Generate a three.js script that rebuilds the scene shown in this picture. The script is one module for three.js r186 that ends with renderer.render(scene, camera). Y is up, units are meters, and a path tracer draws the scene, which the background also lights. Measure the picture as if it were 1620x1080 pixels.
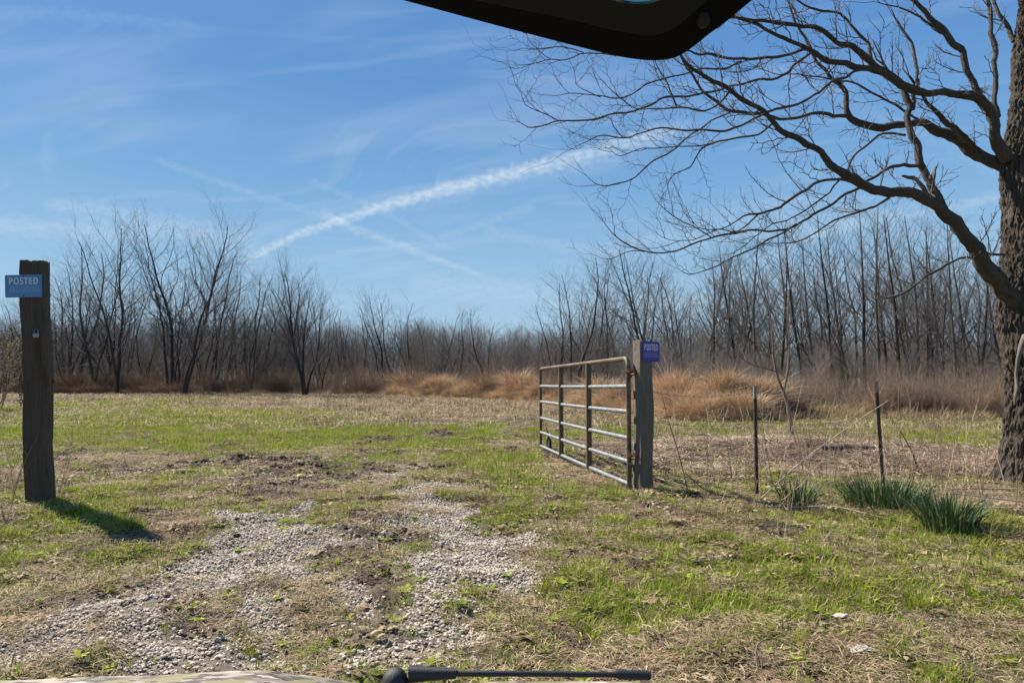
import * as THREE from 'three';
import { createNoise2D, createNoise3D } from 'simplex-noise';
import { mergeGeometries } from 'three/addons/utils/BufferGeometryUtils.js';

// ------------------------------------------------------------------ camera, exposure
const scene = new THREE.Scene();
const renderer = new THREE.WebGLRenderer({ antialias: true });
renderer.toneMapping = THREE.LinearToneMapping;
renderer.toneMappingExposure = 2.0;
renderer.shadowMap.enabled = true;
const EYE = 1.08;
const camera = new THREE.PerspectiveCamera(2 * Math.atan(540 / 1100) * 180 / Math.PI, 1.5, 0.05, 900);
camera.position.set(0, EYE, 0);
camera.lookAt(0, EYE + 70 / 1100, -1);

function rng(seed) { let s = seed >>> 0; return () => { s = (s + 0x6d2b79f5) | 0; let t = Math.imul(s ^ (s >>> 15), 1 | s); t = (t + Math.imul(t ^ (t >>> 7), 61 | t)) ^ t; return ((t ^ (t >>> 14)) >>> 0) / 4294967296; }; }
const n2 = createNoise2D(rng(11)), n3 = createNoise3D(rng(12));
const clamp = THREE.MathUtils.clamp, lerp = THREE.MathUtils.lerp, ss = THREE.MathUtils.smoothstep;
const fbm = (x, y, o = 4) => { let s = 0, a = .5; for (let i = 0; i < o; i++) { s += a * n2(x, y); x = x * 2.03 + 7.1; y = y * 2.03 - 3.7; a *= .5; } return s; };
const V = (x, y, z) => new THREE.Vector3(x, y, z);
const lin = (r, g, b) => new THREE.Color(`rgb(${r},${g},${b})`).toArray();

// ------------------------------------------------------------------ data measured on the ground (metres)
const LIMBS = [[5.763,1.816,-7.7,0.126,5.547,1.98,-7.585,0.1207,5.29,2.173,-7.478,0.1156,5.04,2.405,-7.373,0.1039,4.819,2.633,-7.279,0.0926,4.628,2.818,-7.202,0.0851,4.484,2.939,-7.15,0.078],[4.485,2.931,-7.152,0.0683,4.232,3.005,-7.054,0.0609,4.019,3.045,-6.991,0.0636,3.812,3.046,-6.936,0.0568,3.591,3.086,-6.878,0.0563,3.393,3.151,-6.825,0.0589,3.196,3.253,-6.769,0.0462,3.036,3.364,-6.72,0.0382,3.001,3.392,-6.708,0.0366,2.845,3.472,-6.666,0.0348,2.675,3.527,-6.623,0.0346,2.54,3.615,-6.584,0.0314,2.409,3.729,-6.542,0.0275,2.247,3.812,-6.499,0.0257,2.088,3.879,-6.458,0.0239,1.895,3.966,-6.409,0.0222,1.74,4.039,-6.369,0.0204,1.62,4.122,-6.335,0.0172,1.559,4.194,-6.312,0.0156,1.498,4.28,-6.286,0.0124,1.412,4.394,-6.252,0.0077],[4.546,2.878,-7.175,0.0652,4.484,3.117,-7.247,0.0527,4.424,3.355,-7.3,0.0498,4.37,3.558,-7.34,0.0484,4.366,3.65,-7.356,0.0451,4.321,3.818,-7.386,0.0436,4.32,3.968,-7.41,0.0404,4.372,4.147,-7.438,0.0406,4.344,4.271,-7.458,0.0373,4.29,4.387,-7.478,0.034,4.218,4.504,-7.499,0.0273,4.15,4.66,-7.525,0.0205],[4.392,4.1,-7.432,0.0304,4.497,4.378,-7.541,0.0257,4.557,4.609,-7.609,0.0242,4.574,4.883,-7.683,0.0227,4.544,5.055,-7.729,0.0193,4.486,5.23,-7.777,0.0159,4.448,5.318,-7.801,0.0124,4.433,5.449,-7.832,0.0071],[5.806,3.437,-7.8,0.1064,5.686,3.608,-7.875,0.1038,5.498,3.75,-7.937,0.0902,5.273,3.943,-8.004,0.08,5.085,4.084,-8.052,0.0695,4.892,4.206,-8.096,0.0589,4.722,4.2,-8.129,0.0536,4.516,4.195,-8.167,0.052,4.308,4.209,-8.204,0.0503,4.169,4.258,-8.229,0.0505,4.077,4.354,-8.251,0.0488,4.094,4.521,-8.274,0.0376,4.079,4.669,-8.295,0.0339,4.013,4.766,-8.313,0.0283,3.911,4.886,-8.336,0.0265,3.793,5.06,-8.366,0.0247,3.722,5.255,-8.394,0.0229,3.615,5.497,-8.43,0.0192,3.549,5.651,-8.451,0.0154,3.505,5.85,-8.477,0.0116,3.459,6.028,-8.5,0.0077],[4.085,4.344,-8.249,0.0337,3.801,4.342,-8.171,0.0279,3.633,4.337,-8.135,0.0259,3.425,4.282,-8.093,0.0239,3.221,4.247,-8.054,0.0238,2.902,4.265,-7.995,0.0276,2.603,4.275,-7.943,0.0275,2.392,4.371,-7.902,0.0234,2.224,4.489,-7.866,0.0214,2.119,4.638,-7.833,0.0193,2.035,4.749,-7.809,0.0174,1.93,4.897,-7.778,0.0154,1.847,5.045,-7.749,0.0115],[4.842,4.239,-8.105,0.0184,4.722,4.373,-8.151,0.0185,4.54,4.507,-8.192,0.0168,4.371,4.639,-8.227,0.015,4.198,4.751,-8.257,0.015,4.002,4.804,-8.287,0.0132,3.821,4.855,-8.312,0.0113,3.584,4.91,-8.344,0.0095,3.324,4.925,-8.377,0.0076,3.102,4.998,-8.405,0.0057],[5.527,3.592,-7.6,0.0864,5.362,3.834,-7.526,0.0753,5.287,4.065,-7.477,0.0714,5.147,4.228,-7.44,0.0643,4.955,4.268,-7.41,0.0539,4.708,4.258,-7.373,0.0452,4.483,4.256,-7.341,0.0467,4.298,4.297,-7.314,0.0549,4.114,4.371,-7.286,0.0596,3.932,4.454,-7.257,0.0561,3.787,4.475,-7.237,0.0395,3.607,4.503,-7.213,0.0361,3.428,4.517,-7.189,0.0327,3.268,4.575,-7.166,0.0293,3.127,4.626,-7.146,0.0276,2.986,4.693,-7.125,0.0243,2.864,4.752,-7.107,0.0226,2.724,4.802,-7.087,0.0209,2.551,4.866,-7.063,0.0161,2.345,4.936,-7.035,0.0128,2.106,5.053,-7.0,0.008],[3.914,4.479,-7.254,0.0495,3.759,4.612,-7.206,0.0459,3.63,4.67,-7.182,0.0359,3.45,4.724,-7.152,0.0325,3.29,4.813,-7.125,0.0291,3.113,4.86,-7.099,0.0258,2.937,4.881,-7.075,0.0241,2.711,4.874,-7.046,0.0208,2.469,4.9,-7.015,0.0159,2.195,4.873,-6.981,0.0111,1.974,4.808,-6.954,0.0063],[3.855,4.539,-7.234,0.0263,3.846,4.764,-7.301,0.0232,3.77,4.928,-7.345,0.0217,3.673,5.074,-7.384,0.0201,3.586,5.18,-7.414,0.0185,3.397,5.231,-7.457,0.0169,3.241,5.334,-7.494,0.0136,3.084,5.485,-7.534,0.0103],[5.147,4.228,-7.44,0.0473,5.086,4.418,-7.467,0.0424,5.024,4.644,-7.49,0.0426,4.988,4.813,-7.506,0.0426,4.866,4.986,-7.524,0.0445,4.773,5.12,-7.537,0.0394,4.631,5.294,-7.555,0.0326,4.486,5.451,-7.571,0.0275,4.326,5.665,-7.59,0.0172],[4.799,5.006,-7.529,0.0171,4.558,5.091,-7.415,0.0152,4.386,5.129,-7.355,0.0134,4.218,5.17,-7.3,0.01,3.975,5.183,-7.229,0.0066],[3.896,4.461,-7.252,0.0231,3.707,4.427,-7.216,0.0213,3.542,4.363,-7.191,0.0196,3.396,4.302,-7.171,0.0196,3.231,4.171,-7.145,0.0179,3.086,4.069,-7.125,0.0178,2.91,4.009,-7.103,0.0178,2.701,3.94,-7.079,0.0161,2.544,3.865,-7.06,0.0157,2.356,3.756,-7.037,0.0139,2.099,3.701,-7.009,0.0138,1.826,3.699,-6.981,0.0121,1.502,3.704,-6.948,0.0103,1.323,3.644,-6.929,0.0086,1.127,3.592,-6.909,0.0085,0.862,3.6,-6.882,0.0068,0.756,3.543,-6.871,0.0051,0.59,3.445,-6.852,0.0034],[3.091,4.632,-7.141,0.0211,2.932,4.571,-7.123,0.021,2.725,4.529,-7.105,0.021,2.589,4.506,-7.095,0.0228,2.367,4.489,-7.079,0.021,2.13,4.527,-7.063,0.0174,1.947,4.54,-7.051,0.0157,1.829,4.582,-7.043,0.0122,1.493,4.544,-7.022,0.0104,1.222,4.481,-7.006,0.0086,0.989,4.502,-6.993,0.0086,0.739,4.513,-6.978,0.0069,0.561,4.435,-6.968,0.0069,0.401,4.431,-6.959,0.006,0.241,4.391,-6.95,0.0051,0.082,4.359,-6.941,0.0034],[5.361,4.033,-7.487,0.0408,5.362,4.273,-7.548,0.0377,5.418,4.549,-7.598,0.038,5.47,4.827,-7.643,0.0365,5.476,5.107,-7.686,0.0349,5.492,5.349,-7.72,0.0333,5.487,5.574,-7.751,0.0282,5.468,5.841,-7.787,0.0212],[5.771,5.028,-7.75,0.0387,5.732,5.21,-7.811,0.0355,5.683,5.408,-7.86,0.0286,5.66,5.624,-7.905,0.0252,5.654,5.863,-7.95,0.0181],[5.468,3.772,-7.945,0.047,5.269,3.9,-7.859,0.0429,5.046,4.04,-7.786,0.0389,4.831,4.181,-7.721,0.0333,4.703,4.292,-7.679,0.0262,4.595,4.404,-7.641,0.0208,4.467,4.548,-7.595,0.0138],[5.336,2.497,-7.45,0.0203,5.016,2.466,-7.332,0.0183,4.721,2.407,-7.244,0.0181,4.41,2.274,-7.152,0.0179,4.186,2.149,-7.085,0.0161,4.005,2.043,-7.031,0.0144,3.851,1.973,-6.988,0.0127,3.703,1.965,-6.95,0.0047],[4.377,3.429,-7.316,0.0266,4.154,3.404,-7.238,0.0247,3.954,3.352,-7.181,0.0228,3.794,3.261,-7.134,0.0227,3.597,3.136,-7.078,0.0209,3.424,3.023,-7.03,0.0192,3.253,2.912,-6.984,0.0175,3.106,2.838,-6.947,0.0174,2.959,2.747,-6.909,0.0157,2.781,2.665,-6.866,0.0156,2.573,2.622,-6.819,0.0139,2.318,2.602,-6.763,0.0138,2.15,2.562,-6.726,0.0138,1.951,2.521,-6.682,0.0121,1.803,2.468,-6.648,0.0106,1.64,2.391,-6.61,0.0105,1.416,2.335,-6.561,0.0089,1.259,2.351,-6.526,0.0074,1.103,2.397,-6.491,0.0074,0.98,2.488,-6.456,0.0059,0.854,2.613,-6.416,0.0029],[1.935,2.521,-6.679,0.0076,1.797,2.584,-6.617,0.0075,1.649,2.635,-6.57,0.006,1.503,2.715,-6.524,0.0059,1.372,2.825,-6.479,0.0029],[1.259,2.348,-6.526,0.0059,1.166,2.372,-6.592,0.006,1.039,2.33,-6.657,0.0045,0.967,2.306,-6.69,0.0046,0.877,2.325,-6.726,0.0031],[3.411,3.136,-6.831,0.0248,3.19,3.109,-6.764,0.0215,3.014,3.08,-6.723,0.0199,2.838,2.973,-6.679,0.0182,2.664,2.852,-6.636,0.0166,2.495,2.765,-6.599,0.015,2.363,2.728,-6.573,0.0134,2.265,2.723,-6.554,0.0104,2.134,2.639,-6.525,0.0089,2.004,2.572,-6.499,0.0074,1.877,2.544,-6.475,0.0059,1.752,2.562,-6.451,0.0044,1.681,2.639,-6.431,0.0029],[2.379,2.736,-6.577,0.0105,2.24,2.611,-6.532,0.0089,2.11,2.536,-6.504,0.0074,1.936,2.552,-6.473,0.0059,1.685,2.437,-6.429,0.0044,1.47,2.437,-6.396,0.0036,1.349,2.485,-6.377,0.0029],[3.829,2.983,-6.943,0.0158,3.637,2.879,-6.888,0.0141,3.438,2.788,-6.844,0.014,3.194,2.721,-6.798,0.0124,3.105,2.653,-6.779,0.0108,2.966,2.568,-6.752,0.0092,2.763,2.482,-6.715,0.0076,2.614,2.461,-6.691,0.0061,2.434,2.447,-6.662,0.0045,2.349,2.359,-6.643,0.003],[2.852,2.701,-6.883,0.0141,2.703,2.609,-6.83,0.0124,2.561,2.529,-6.792,0.0123,2.388,2.442,-6.75,0.0107,2.185,2.347,-6.704,0.0091,1.969,2.238,-6.657,0.0076,1.71,2.145,-6.606,0.006,1.603,2.192,-6.583,0.003],[4.269,3.792,-7.386,0.0201,4.077,3.776,-7.318,0.0166,3.917,3.751,-7.274,0.0149,3.751,3.62,-7.222,0.0148,3.609,3.504,-7.179,0.0131,3.477,3.3,-7.124,0.013,3.337,3.153,-7.08,0.0113,3.199,3.009,-7.037,0.0112,3.013,2.881,-6.989,0.0095,2.778,2.753,-6.934,0.0095,2.603,2.696,-6.895,0.0078,2.337,2.489,-6.826,0.0062,2.166,2.386,-6.786,0.0046],[3.179,4.612,-7.153,0.0179,2.995,4.462,-7.12,0.0178,2.877,4.361,-7.103,0.0175,2.724,4.289,-7.085,0.0157,2.537,4.253,-7.066,0.0157,2.333,4.189,-7.046,0.0139,2.111,4.134,-7.026,0.0139,1.929,4.1,-7.009,0.0138,1.747,4.056,-6.993,0.0138,1.566,4.041,-6.978,0.0138,1.439,3.954,-6.965,0.0138,1.223,3.884,-6.947,0.0137,1.045,3.851,-6.932,0.012,0.833,3.781,-6.915,0.0102,0.622,3.775,-6.898,0.0102,0.446,3.743,-6.884,0.0085,0.168,3.681,-6.862,0.0068,0.064,3.731,-6.853,0.0034],[0.481,3.753,-6.887,0.0068,0.339,3.801,-6.808,0.0067,0.234,3.819,-6.766,0.005,0.139,3.857,-6.729,0.005,0.096,3.961,-6.687,0.0033],[2.105,3.912,-6.458,0.0128,2.006,3.803,-6.516,0.0113,1.852,3.728,-6.562,0.0113,1.649,3.782,-6.61,0.0098,1.409,3.79,-6.659,0.0082,1.23,3.804,-6.694,0.0066,1.1,3.906,-6.723,0.0066,0.953,4.053,-6.758,0.0042],[1.609,3.785,-6.618,0.0098,1.556,4.018,-6.699,0.0099,1.514,4.138,-6.733,0.0083,1.441,4.319,-6.781,0.0067,1.398,4.479,-6.818,0.0051],[2.404,4.472,-7.082,0.0122,2.208,4.376,-7.036,0.0122,2.002,4.351,-7.001,0.0104,1.816,4.301,-6.972,0.0103,1.559,4.221,-6.935,0.0103,1.377,4.155,-6.909,0.0102,1.25,4.047,-6.887,0.0085,1.036,3.981,-6.859,0.0085,0.842,3.997,-6.834,0.0067,0.632,4.004,-6.807,0.005,0.424,3.975,-6.782,0.0033],[0.895,3.983,-6.841,0.0068,0.727,4.083,-6.888,0.0051,0.651,4.154,-6.907,0.0051,0.652,4.241,-6.921,0.0034,0.616,4.368,-6.941,0.0026],[2.52,3.609,-6.582,0.013,2.412,3.534,-6.657,0.0115,2.232,3.516,-6.723,0.0116,2.077,3.516,-6.773,0.01,1.919,3.455,-6.823,0.0101,1.857,3.377,-6.851,0.0085,1.794,3.282,-6.882,0.0085,1.663,3.223,-6.919,0.0068,1.598,3.159,-6.942,0.0051,1.581,3.06,-6.966,0.0034,1.535,3.014,-6.982,0.0026],[2.54,4.262,-7.934,0.0137,2.343,4.176,-7.951,0.0118,2.163,4.058,-7.964,0.0118,2.003,3.938,-7.975,0.0118,1.843,3.799,-7.985,0.0118,1.643,3.7,-7.996,0.0118,1.462,3.539,-8.007,0.0099,1.281,3.45,-8.016,0.0099,1.081,3.422,-8.024,0.0079,0.961,3.464,-8.03,0.0059,0.878,3.537,-8.034,0.004],[2.077,3.513,-6.773,0.0084,1.893,3.483,-6.85,0.0085,1.634,3.499,-6.923,0.0068,1.434,3.507,-6.972,0.0069,1.299,3.5,-7.003,0.0052,1.111,3.443,-7.046,0.0052,1.01,3.533,-7.073,0.0035],[1.127,3.592,-6.909,0.0068,1.053,3.731,-6.994,0.0069,1.001,3.862,-7.051,0.0052,0.874,3.848,-7.109,0.0035],[0.739,4.513,-6.978,0.0069,0.516,4.623,-7.069,0.0061,0.302,4.635,-7.13,0.0053,0.113,4.663,-7.178,0.0035],[0.401,4.431,-6.959,0.0052,0.262,4.556,-7.009,0.0052,0.173,4.682,-7.04,0.0043,0.138,4.784,-7.059,0.0035]];
const TRUNK = [5.583,-0.052,-7.65,0.3895,5.628,0.186,-7.65,0.3547,5.651,0.528,-7.65,0.3338,5.661,0.873,-7.65,0.3338,5.666,1.288,-7.65,0.3408,5.672,1.707,-7.65,0.3477,5.695,2.199,-7.65,0.3477,5.711,2.694,-7.65,0.3408,5.728,3.194,-7.65,0.3338,5.748,3.626,-7.65,0.313,5.786,3.989,-7.65,0.2643,5.828,4.426,-7.65,0.2434,5.885,5.014,-7.65,0.2295,5.934,5.459,-7.65,0.2156,5.97,6.358,-7.65,0.1947,6.05,7.732,-7.65,0.1669,6.117,9.136,-7.65,0.1252];
const SAPLING = [[5.45,-0.013,-13.63,0.0558,5.435,0.342,-13.63,0.0496,5.382,0.71,-13.63,0.0446,5.314,0.957,-13.63,0.0421],[5.326,0.944,-13.63,0.0372,5.221,1.203,-13.63,0.0322,5.144,1.575,-13.63,0.0273,5.118,2.072,-13.63,0.0223,5.08,2.571,-13.63,0.0186,4.942,3.073,-13.63,0.0149,4.832,3.703,-13.63,0.0099],[5.314,0.957,-13.63,0.0322,5.398,1.327,-13.63,0.0273,5.447,1.823,-13.63,0.0223,5.438,2.446,-13.63,0.0186,5.492,3.073,-13.63,0.0149,5.583,3.703,-13.63,0.0087],[5.074,1.346,-13.33,0.0218,4.845,1.418,-13.33,0.0194,4.604,1.479,-13.33,0.017,4.389,1.625,-13.33,0.0145,4.129,1.928,-13.33,0.0121,3.77,2.233,-13.33,0.0097,3.347,2.416,-13.33,0.0061],[5.473,1.18,-13.83,0.0176,5.376,1.306,-13.83,0.0151,5.252,1.394,-13.83,0.0126],[5.059,1.69,-13.43,0.0171,4.832,1.935,-13.43,0.0147,4.657,2.303,-13.43,0.0122,4.358,2.673,-13.43,0.0098,3.815,3.168,-13.43,0.0061]];
const PATCH = [["G",-1.75,-5.16,0.53,0.69],["G",-1.93,-4.5,0.56,0.33],["G",-1.43,-4.5,0.28,0.33],["G",-1.99,-3.56,0.6,0.35],["G",-2.18,-3.28,0.35,0.26],["G",-1.48,-3.28,0.35,0.23],["G",-0.35,-4.57,0.24,0.8],["G",-0.54,-5.73,0.26,0.64],["G",-0.18,-5.13,0.48,0.36],["G",-0.4,-3.91,0.19,0.47],["G",-0.55,-3.42,0.29,0.32],["G",-1.18,-3.91,0.21,0.2],["G",-0.73,-3.28,0.23,0.22],["G",-2.17,-6.06,0.33,0.29],["G",-0.98,-7.3,0.26,0.68],["G",-0.69,-6.45,0.29,0.45],["G",-1.28,-8.91,0.32,0.79],["G",-1.97,-6.45,0.26,0.27],["G",-1.86,-5.62,0.3,0.32],["D",-2.54,-8.3,0.71,1.52],["D",-4.43,-9.11,0.37,0.69],["D",-1.05,-5.34,0.22,0.94],["D",-2.04,-3.95,0.49,0.15],["D",-0.93,-4.16,0.19,0.48],["D",-2.53,-13.33,0.54,1.18],["D",-5.02,-12.5,0.32,0.78],["D",-1.62,-14.98,0.41,1.51],["D",-2.24,-20.64,0.56,1.79],["D",-3.52,-10.01,0.54,0.83],["D",-1.51,-6.74,0.18,0.67],["D",-0.29,-6.45,0.23,0.39],["D",-0.6,-3.56,0.13,0.23],["D",0.33,-3.68,0.13,0.2],["D",3.73,-13.33,0.84,1.34],["D",4.43,-11.43,1.24,1.31],["D",1.45,-6.45,0.35,0.22],["D",-2.26,-5.73,0.21,0.17],["D",0.39,-21.76,0.79,1.99],["L",-21.25,-37.84,5.83,9.12],["L",-22.92,-36.15,2.95,10.48],["L",-10.61,-23.01,5.62,9.76],["L",-2.84,-14.98,2.57,3.53],["L",-14.72,-23.93,1.52,13.87],["L",-1.48,-6.59,0.5,1.11],["L",-0.42,-9.39,0.76,1.81],["L",-3.59,-6.45,0.52,1.11],["L",-3.62,-5.62,0.45,0.53],["L",3.01,-5.25,0.94,0.82],["L",2.1,-5.34,0.57,0.74],["L",2.19,-4.32,0.77,0.59],["L",2.57,-3.91,0.45,0.57],["L",0.19,-7.09,0.57,1.2],["L",0.43,-8.03,0.29,0.74],["L",-8.23,-23.93,4.33,4.97],["L",0.91,-5.34,0.43,0.66],["L",-5.17,-13.33,1.93,2.11],["L",9.06,-14.98,0.81,1.51],["L",7.28,-21.76,1.18,1.99],["L",-1.31,-3.22,0.17,0.1],["L",0.36,-4.5,0.24,0.3],["L",0.49,-3.91,0.28,0.28],["L",0.94,-4.21,0.3,0.4],["L",1.5,-3.91,0.31,0.34],["L",1.13,-3.28,0.2,0.18],["L",-0.76,-5.0,0.18,0.28],["L",-2.47,-4.85,0.43,0.33],["L",-2.94,-4.57,0.41,0.26],["S",-3.85,-38.67,15.04,10.77],["S",0.88,-8.91,0.8,1.48],["S",-5.72,-9.62,0.87,2.07],["S",-1.19,-7.77,0.77,2.06],["S",4.54,-11.43,2.06,2.99],["S",5.5,-10.01,1.44,2.26],["S",4.18,-6.74,0.79,0.67],["S",1.75,-5.73,0.36,0.38],["S",1.55,-4.7,0.25,0.22],["S",0.94,-3.42,0.27,0.25],["S",1.48,-3.28,0.23,0.13],["S",1.8,-3.68,0.2,0.1],["S",-2.81,-4.57,0.33,0.21],["S",3.06,-4.57,0.24,0.31],["S",-3.25,-7.09,0.57,0.7],["S",0.55,-3.28,0.23,0.19],["S",-2.65,-26.58,7.22,6.09],["S",-2.87,-5.73,0.36,0.25]];
const TREES = [[-46.71,-66,9.19,"s"],[-42.68,-64,10.12,"s"],[-43.32,-69,15.32,"m"],[-38.32,-64,14.74,"m"],[-34.02,-60,15.38,"f"],[-34.97,-66,9.19,"s"],[-30.49,-62,16.45,"f"],[-27.31,-58,16.8,"F"],[-31.03,-72,14.62,"m"],[-28.07,-68,11.96,"m"],[-29.6,-75,14.15,"m"],[-24.1,-64,11.6,"s"],[-25.28,-70,12.94,"m"],[-24.17,-72,12.62,"m"],[-16.07,-54,11.29,"V"],[-23.41,-75,12.42,"m"],[-16.49,-60,8.43,"s"],[-17.78,-70,9.06,"m"],[-14.97,-66,7.38,"s"],[-15.02,-72,8.64,"m"],[-11.96,-64,9.83,"f"],[-11.94,-70,9.71,"m"],[-9.0,-62,9.08,"s"],[-8.26,-70,8.23,"m"],[-5.88,-60,7.77,"s"],[-5.27,-66,8.17,"m"],[-4.13,-70,7.36,"s"],[-2.25,-62,8.09,"m"],[-0.68,-75,6.87,"s"],[1.27,-70,7.15,"s"],[2.18,-60,7.12,"s"],[3.18,-50,8.29,"m"],[3.99,-44,9.46,"m"],[6.24,-55,10.04,"m"],[6.8,-50,9.68,"s"],[9.21,-58,11.06,"m"],[8.56,-46,11.13,"f"],[12.25,-60,12.52,"m"],[11.79,-52,10.51,"m"],[14.47,-58,11.06,"m"],[13.61,-50,11.54,"m"],[13.27,-46,9.51,"t"],[14.81,-48,9.87,"t"],[14.17,-44,9.96,"t"],[14.67,-42,10.33,"t"],[18.37,-50,10.7,"m"],[16.19,-42,10.33,"t"],[17.56,-44,10.98,"t"],[16.69,-40,10.27,"t"],[20.9,-48,11.21,"t"],[17.51,-38,10.34,"t"],[21.91,-46,11.22,"t"],[21.56,-44,10.37,"m"],[21.34,-42,11.31,"t"],[21.12,-40,11.01,"t"],[23.75,-44,11.19,"t"],[21.2,-38,10.34,"t"],[26.29,-46,12.07,"m"],[23.41,-40,10.83,"t"],[26.55,-44,11.39,"t"],[26.1,-42,10.73,"t"],[25.58,-40,10.64,"t"],[30.05,-46,11.22,"t"],[26.93,-40,9.71,"t"],[29.72,-42,9.94,"t"],[33.13,-44,10.78,"t"],[33.53,-42,10.33,"t"],[-48.84,-76.42,13.72,"m"],[-44.21,-70.62,12.36,"m"],[19.47,-53.82,10.7,"m"],[-8.05,-75.28,4.82,"s"],[-24.81,-74.53,9.06,"m"],[-51.8,-67.37,5.74,"m"],[33.49,-55.43,10.5,"t"],[-49.79,-68.74,7.15,"m"],[12.41,-50.14,6.18,"t"],[-23.35,-75.0,8.59,"m"],[30.35,-59.66,11.02,"t"],[-8.57,-77.81,4.43,"m"],[29.99,-55.59,11.02,"m"],[19.41,-63.42,10.61,"m"],[5.55,-58.26,7.08,"m"],[-37.25,-75.54,13.17,"m"],[40.93,-63.02,12.71,"m"],[41.64,-58.14,10.19,"t"],[20.84,-47.08,8.41,"m"],[-42.16,-65.85,12.01,"s"],[-40.8,-70.87,13.31,"s"],[36.07,-50.27,8.75,"m"],[18.93,-59.6,10.98,"m"],[8.22,-59.38,6.98,"m"],[4.72,-55.9,7.23,"m"],[-2.25,-75.93,3.37,"m"],[-48.68,-65.69,6.96,"s"],[-13.45,-78.37,7.45,"m"],[-16.47,-70.65,8.12,"m"],[4.13,-57.26,4.78,"s"],[41.99,-60.88,10.21,"t"],[27.47,-55.64,11.39,"m"],[-24.89,-67.72,8.84,"s"],[6.97,-54.85,7.83,"m"],[15.74,-49.38,9.22,"m"],[-10.0,-67.99,5.12,"m"],[32.6,-48.94,9.92,"m"],[-17.71,-71.65,8.89,"s"],[-42.7,-74.03,13.45,"s"],[43.74,-56.75,11.1,"t"],[-44.9,-65.13,8.63,"s"],[31.17,-46.18,8.74,"m"],[-8.62,-66.26,4.08,"s"],[-10.91,-74.67,6.87,"m"],[-14.01,-70.91,6.16,"s"],[1.76,-69.99,4.75,"s"],[4.61,-46.02,4.67,"m"],[23.74,-57.22,10.1,"t"],[33.06,-56.94,10.5,"m"],[15.24,-59.39,8.84,"t"],[20.52,-46.54,8.99,"m"],[32.48,-58.87,10.94,"m"],[-14.16,-64.01,6.15,"s"],[22.25,-38.34,6.93,"m"],[25.92,-42.65,8.69,"m"],[12.2,-49.59,7.88,"t"],[20.41,-59.95,11.7,"m"],[-6.6,-66.64,4.29,"s"],[-28.94,-65.18,11.52,"s"],[23.75,-38.31,7.07,"t"],[28.62,-47.27,9.96,"t"],[19.99,-54.44,9.99,"t"],[-15.97,-70.51,7.01,"s"],[1.23,-68.65,3.97,"s"],[-30.44,-63.16,12.95,"s"],[32.04,-42.52,8.4,"m"],[9.64,-62.41,8.01,"m"],[34.89,-59.85,11.59,"t"],[33.9,-53.51,10.34,"m"],[-35.85,-75.05,14.05,"s"],[-49.63,-67.25,6.69,"m"],[-41.97,-75.47,12.55,"m"],[-13.25,-73.78,6.83,"s"],[-49.94,-74.28,11.85,"m"],[14.29,-58.73,7.45,"t"],[3.5,-49.74,5.77,"s"],[-56.21,-74.45,7.23,"m"],[-46.85,-67.29,9.18,"m"],[-7.23,-64.55,3.34,"s"],[-47.17,-67.33,7.33,"s"],[-55.04,-71.81,7.8,"s"],[22.13,-46.84,9.9,"t"],[-49.73,-68.41,6.6,"m"],[-27.23,-63.62,10.33,"m"]];
const TRAILS = [[0.28,0.8,0.5,-22.07,9.16,-16.89,12.1,-10.96,14.34,-5.8,15.92,2.12,17.81,9.22,19.34,16.08,20.53],[0.5,0.2,0.24,-15.95,13.91,-13.71,12.82,-8.88,11.27,-4.72,9.83,-0.52,8.37],[0.3,0.3,0.12,-28.05,16.46,-20.74,14.73,-12.96,12.76],[0.35,0.5,0.12,-6.3,11.95,-2.11,13.43,2.11,14.84],[0.4,0.4,0.22,18.75,9.35,25.59,11.93,32.46,12.18,36.81,13.09],[0.5,0.7,0.08,19.09,24.64,25.86,21.06,31.5,17.33,36.82,13.29],[0.5,0.4,0.07,-39.27,23.47,-32.94,24.82,-24.24,25.95],[0.6,1.2,0.22,-34.69,12.47,-30.15,12.34,-23.82,11.3,-19.71,10.66],[0.7,0.9,0.2,-38.05,10.58,-32.42,10.88,-26.83,10.94],[0.3,0.3,0.1,-16.97,16.24,-10.96,14.2,-4.72,10.86],[1.0,1.0,0.13,-8.85,8.73,0.52,7.7,9.84,5.64],[1.0,1.0,0.12,9.86,7.18,19.62,6.37,24.18,8.07],[0.6,0.5,0.12,-2.64,12.92,4.73,11.37,10.41,10.72]];
const FRAME = {"o":[0.1828,1.4885,-0.85],"v":[0.0,0.6198,0.7848],"outer":[[-0.6056,0.1502],[-0.4629,0.1134],[-0.3095,0.0731],[-0.1905,0.0411],[-0.0645,0.009],[-0.0321,0.0025],[0.0,-0.0],[0.0231,0.0041],[0.0406,0.0162],[0.0569,0.0319],[0.0762,0.0487],[0.1004,0.0731],[0.2513,0.2172],[0.1037,0.3107],[-0.4634,0.3107]],"mid":[[-0.5606,0.1595],[-0.2932,0.0873],[-0.1144,0.051],[-0.0479,0.0358],[-0.0127,0.0319],[0.0096,0.0373],[0.0263,0.051],[0.0483,0.0731],[0.1886,0.2117],[0.0812,0.2879],[-0.4408,0.2879]],"inner":[[-0.5086,0.1716],[-0.2614,0.118],[-0.1164,0.0838],[-0.0593,0.0687],[-0.0311,0.0651],[-0.0107,0.0687],[0.0063,0.0788],[0.1309,0.209],[0.0576,0.2639],[-0.417,0.2639]],"knob":[0.0442,0.0487]};

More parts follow.
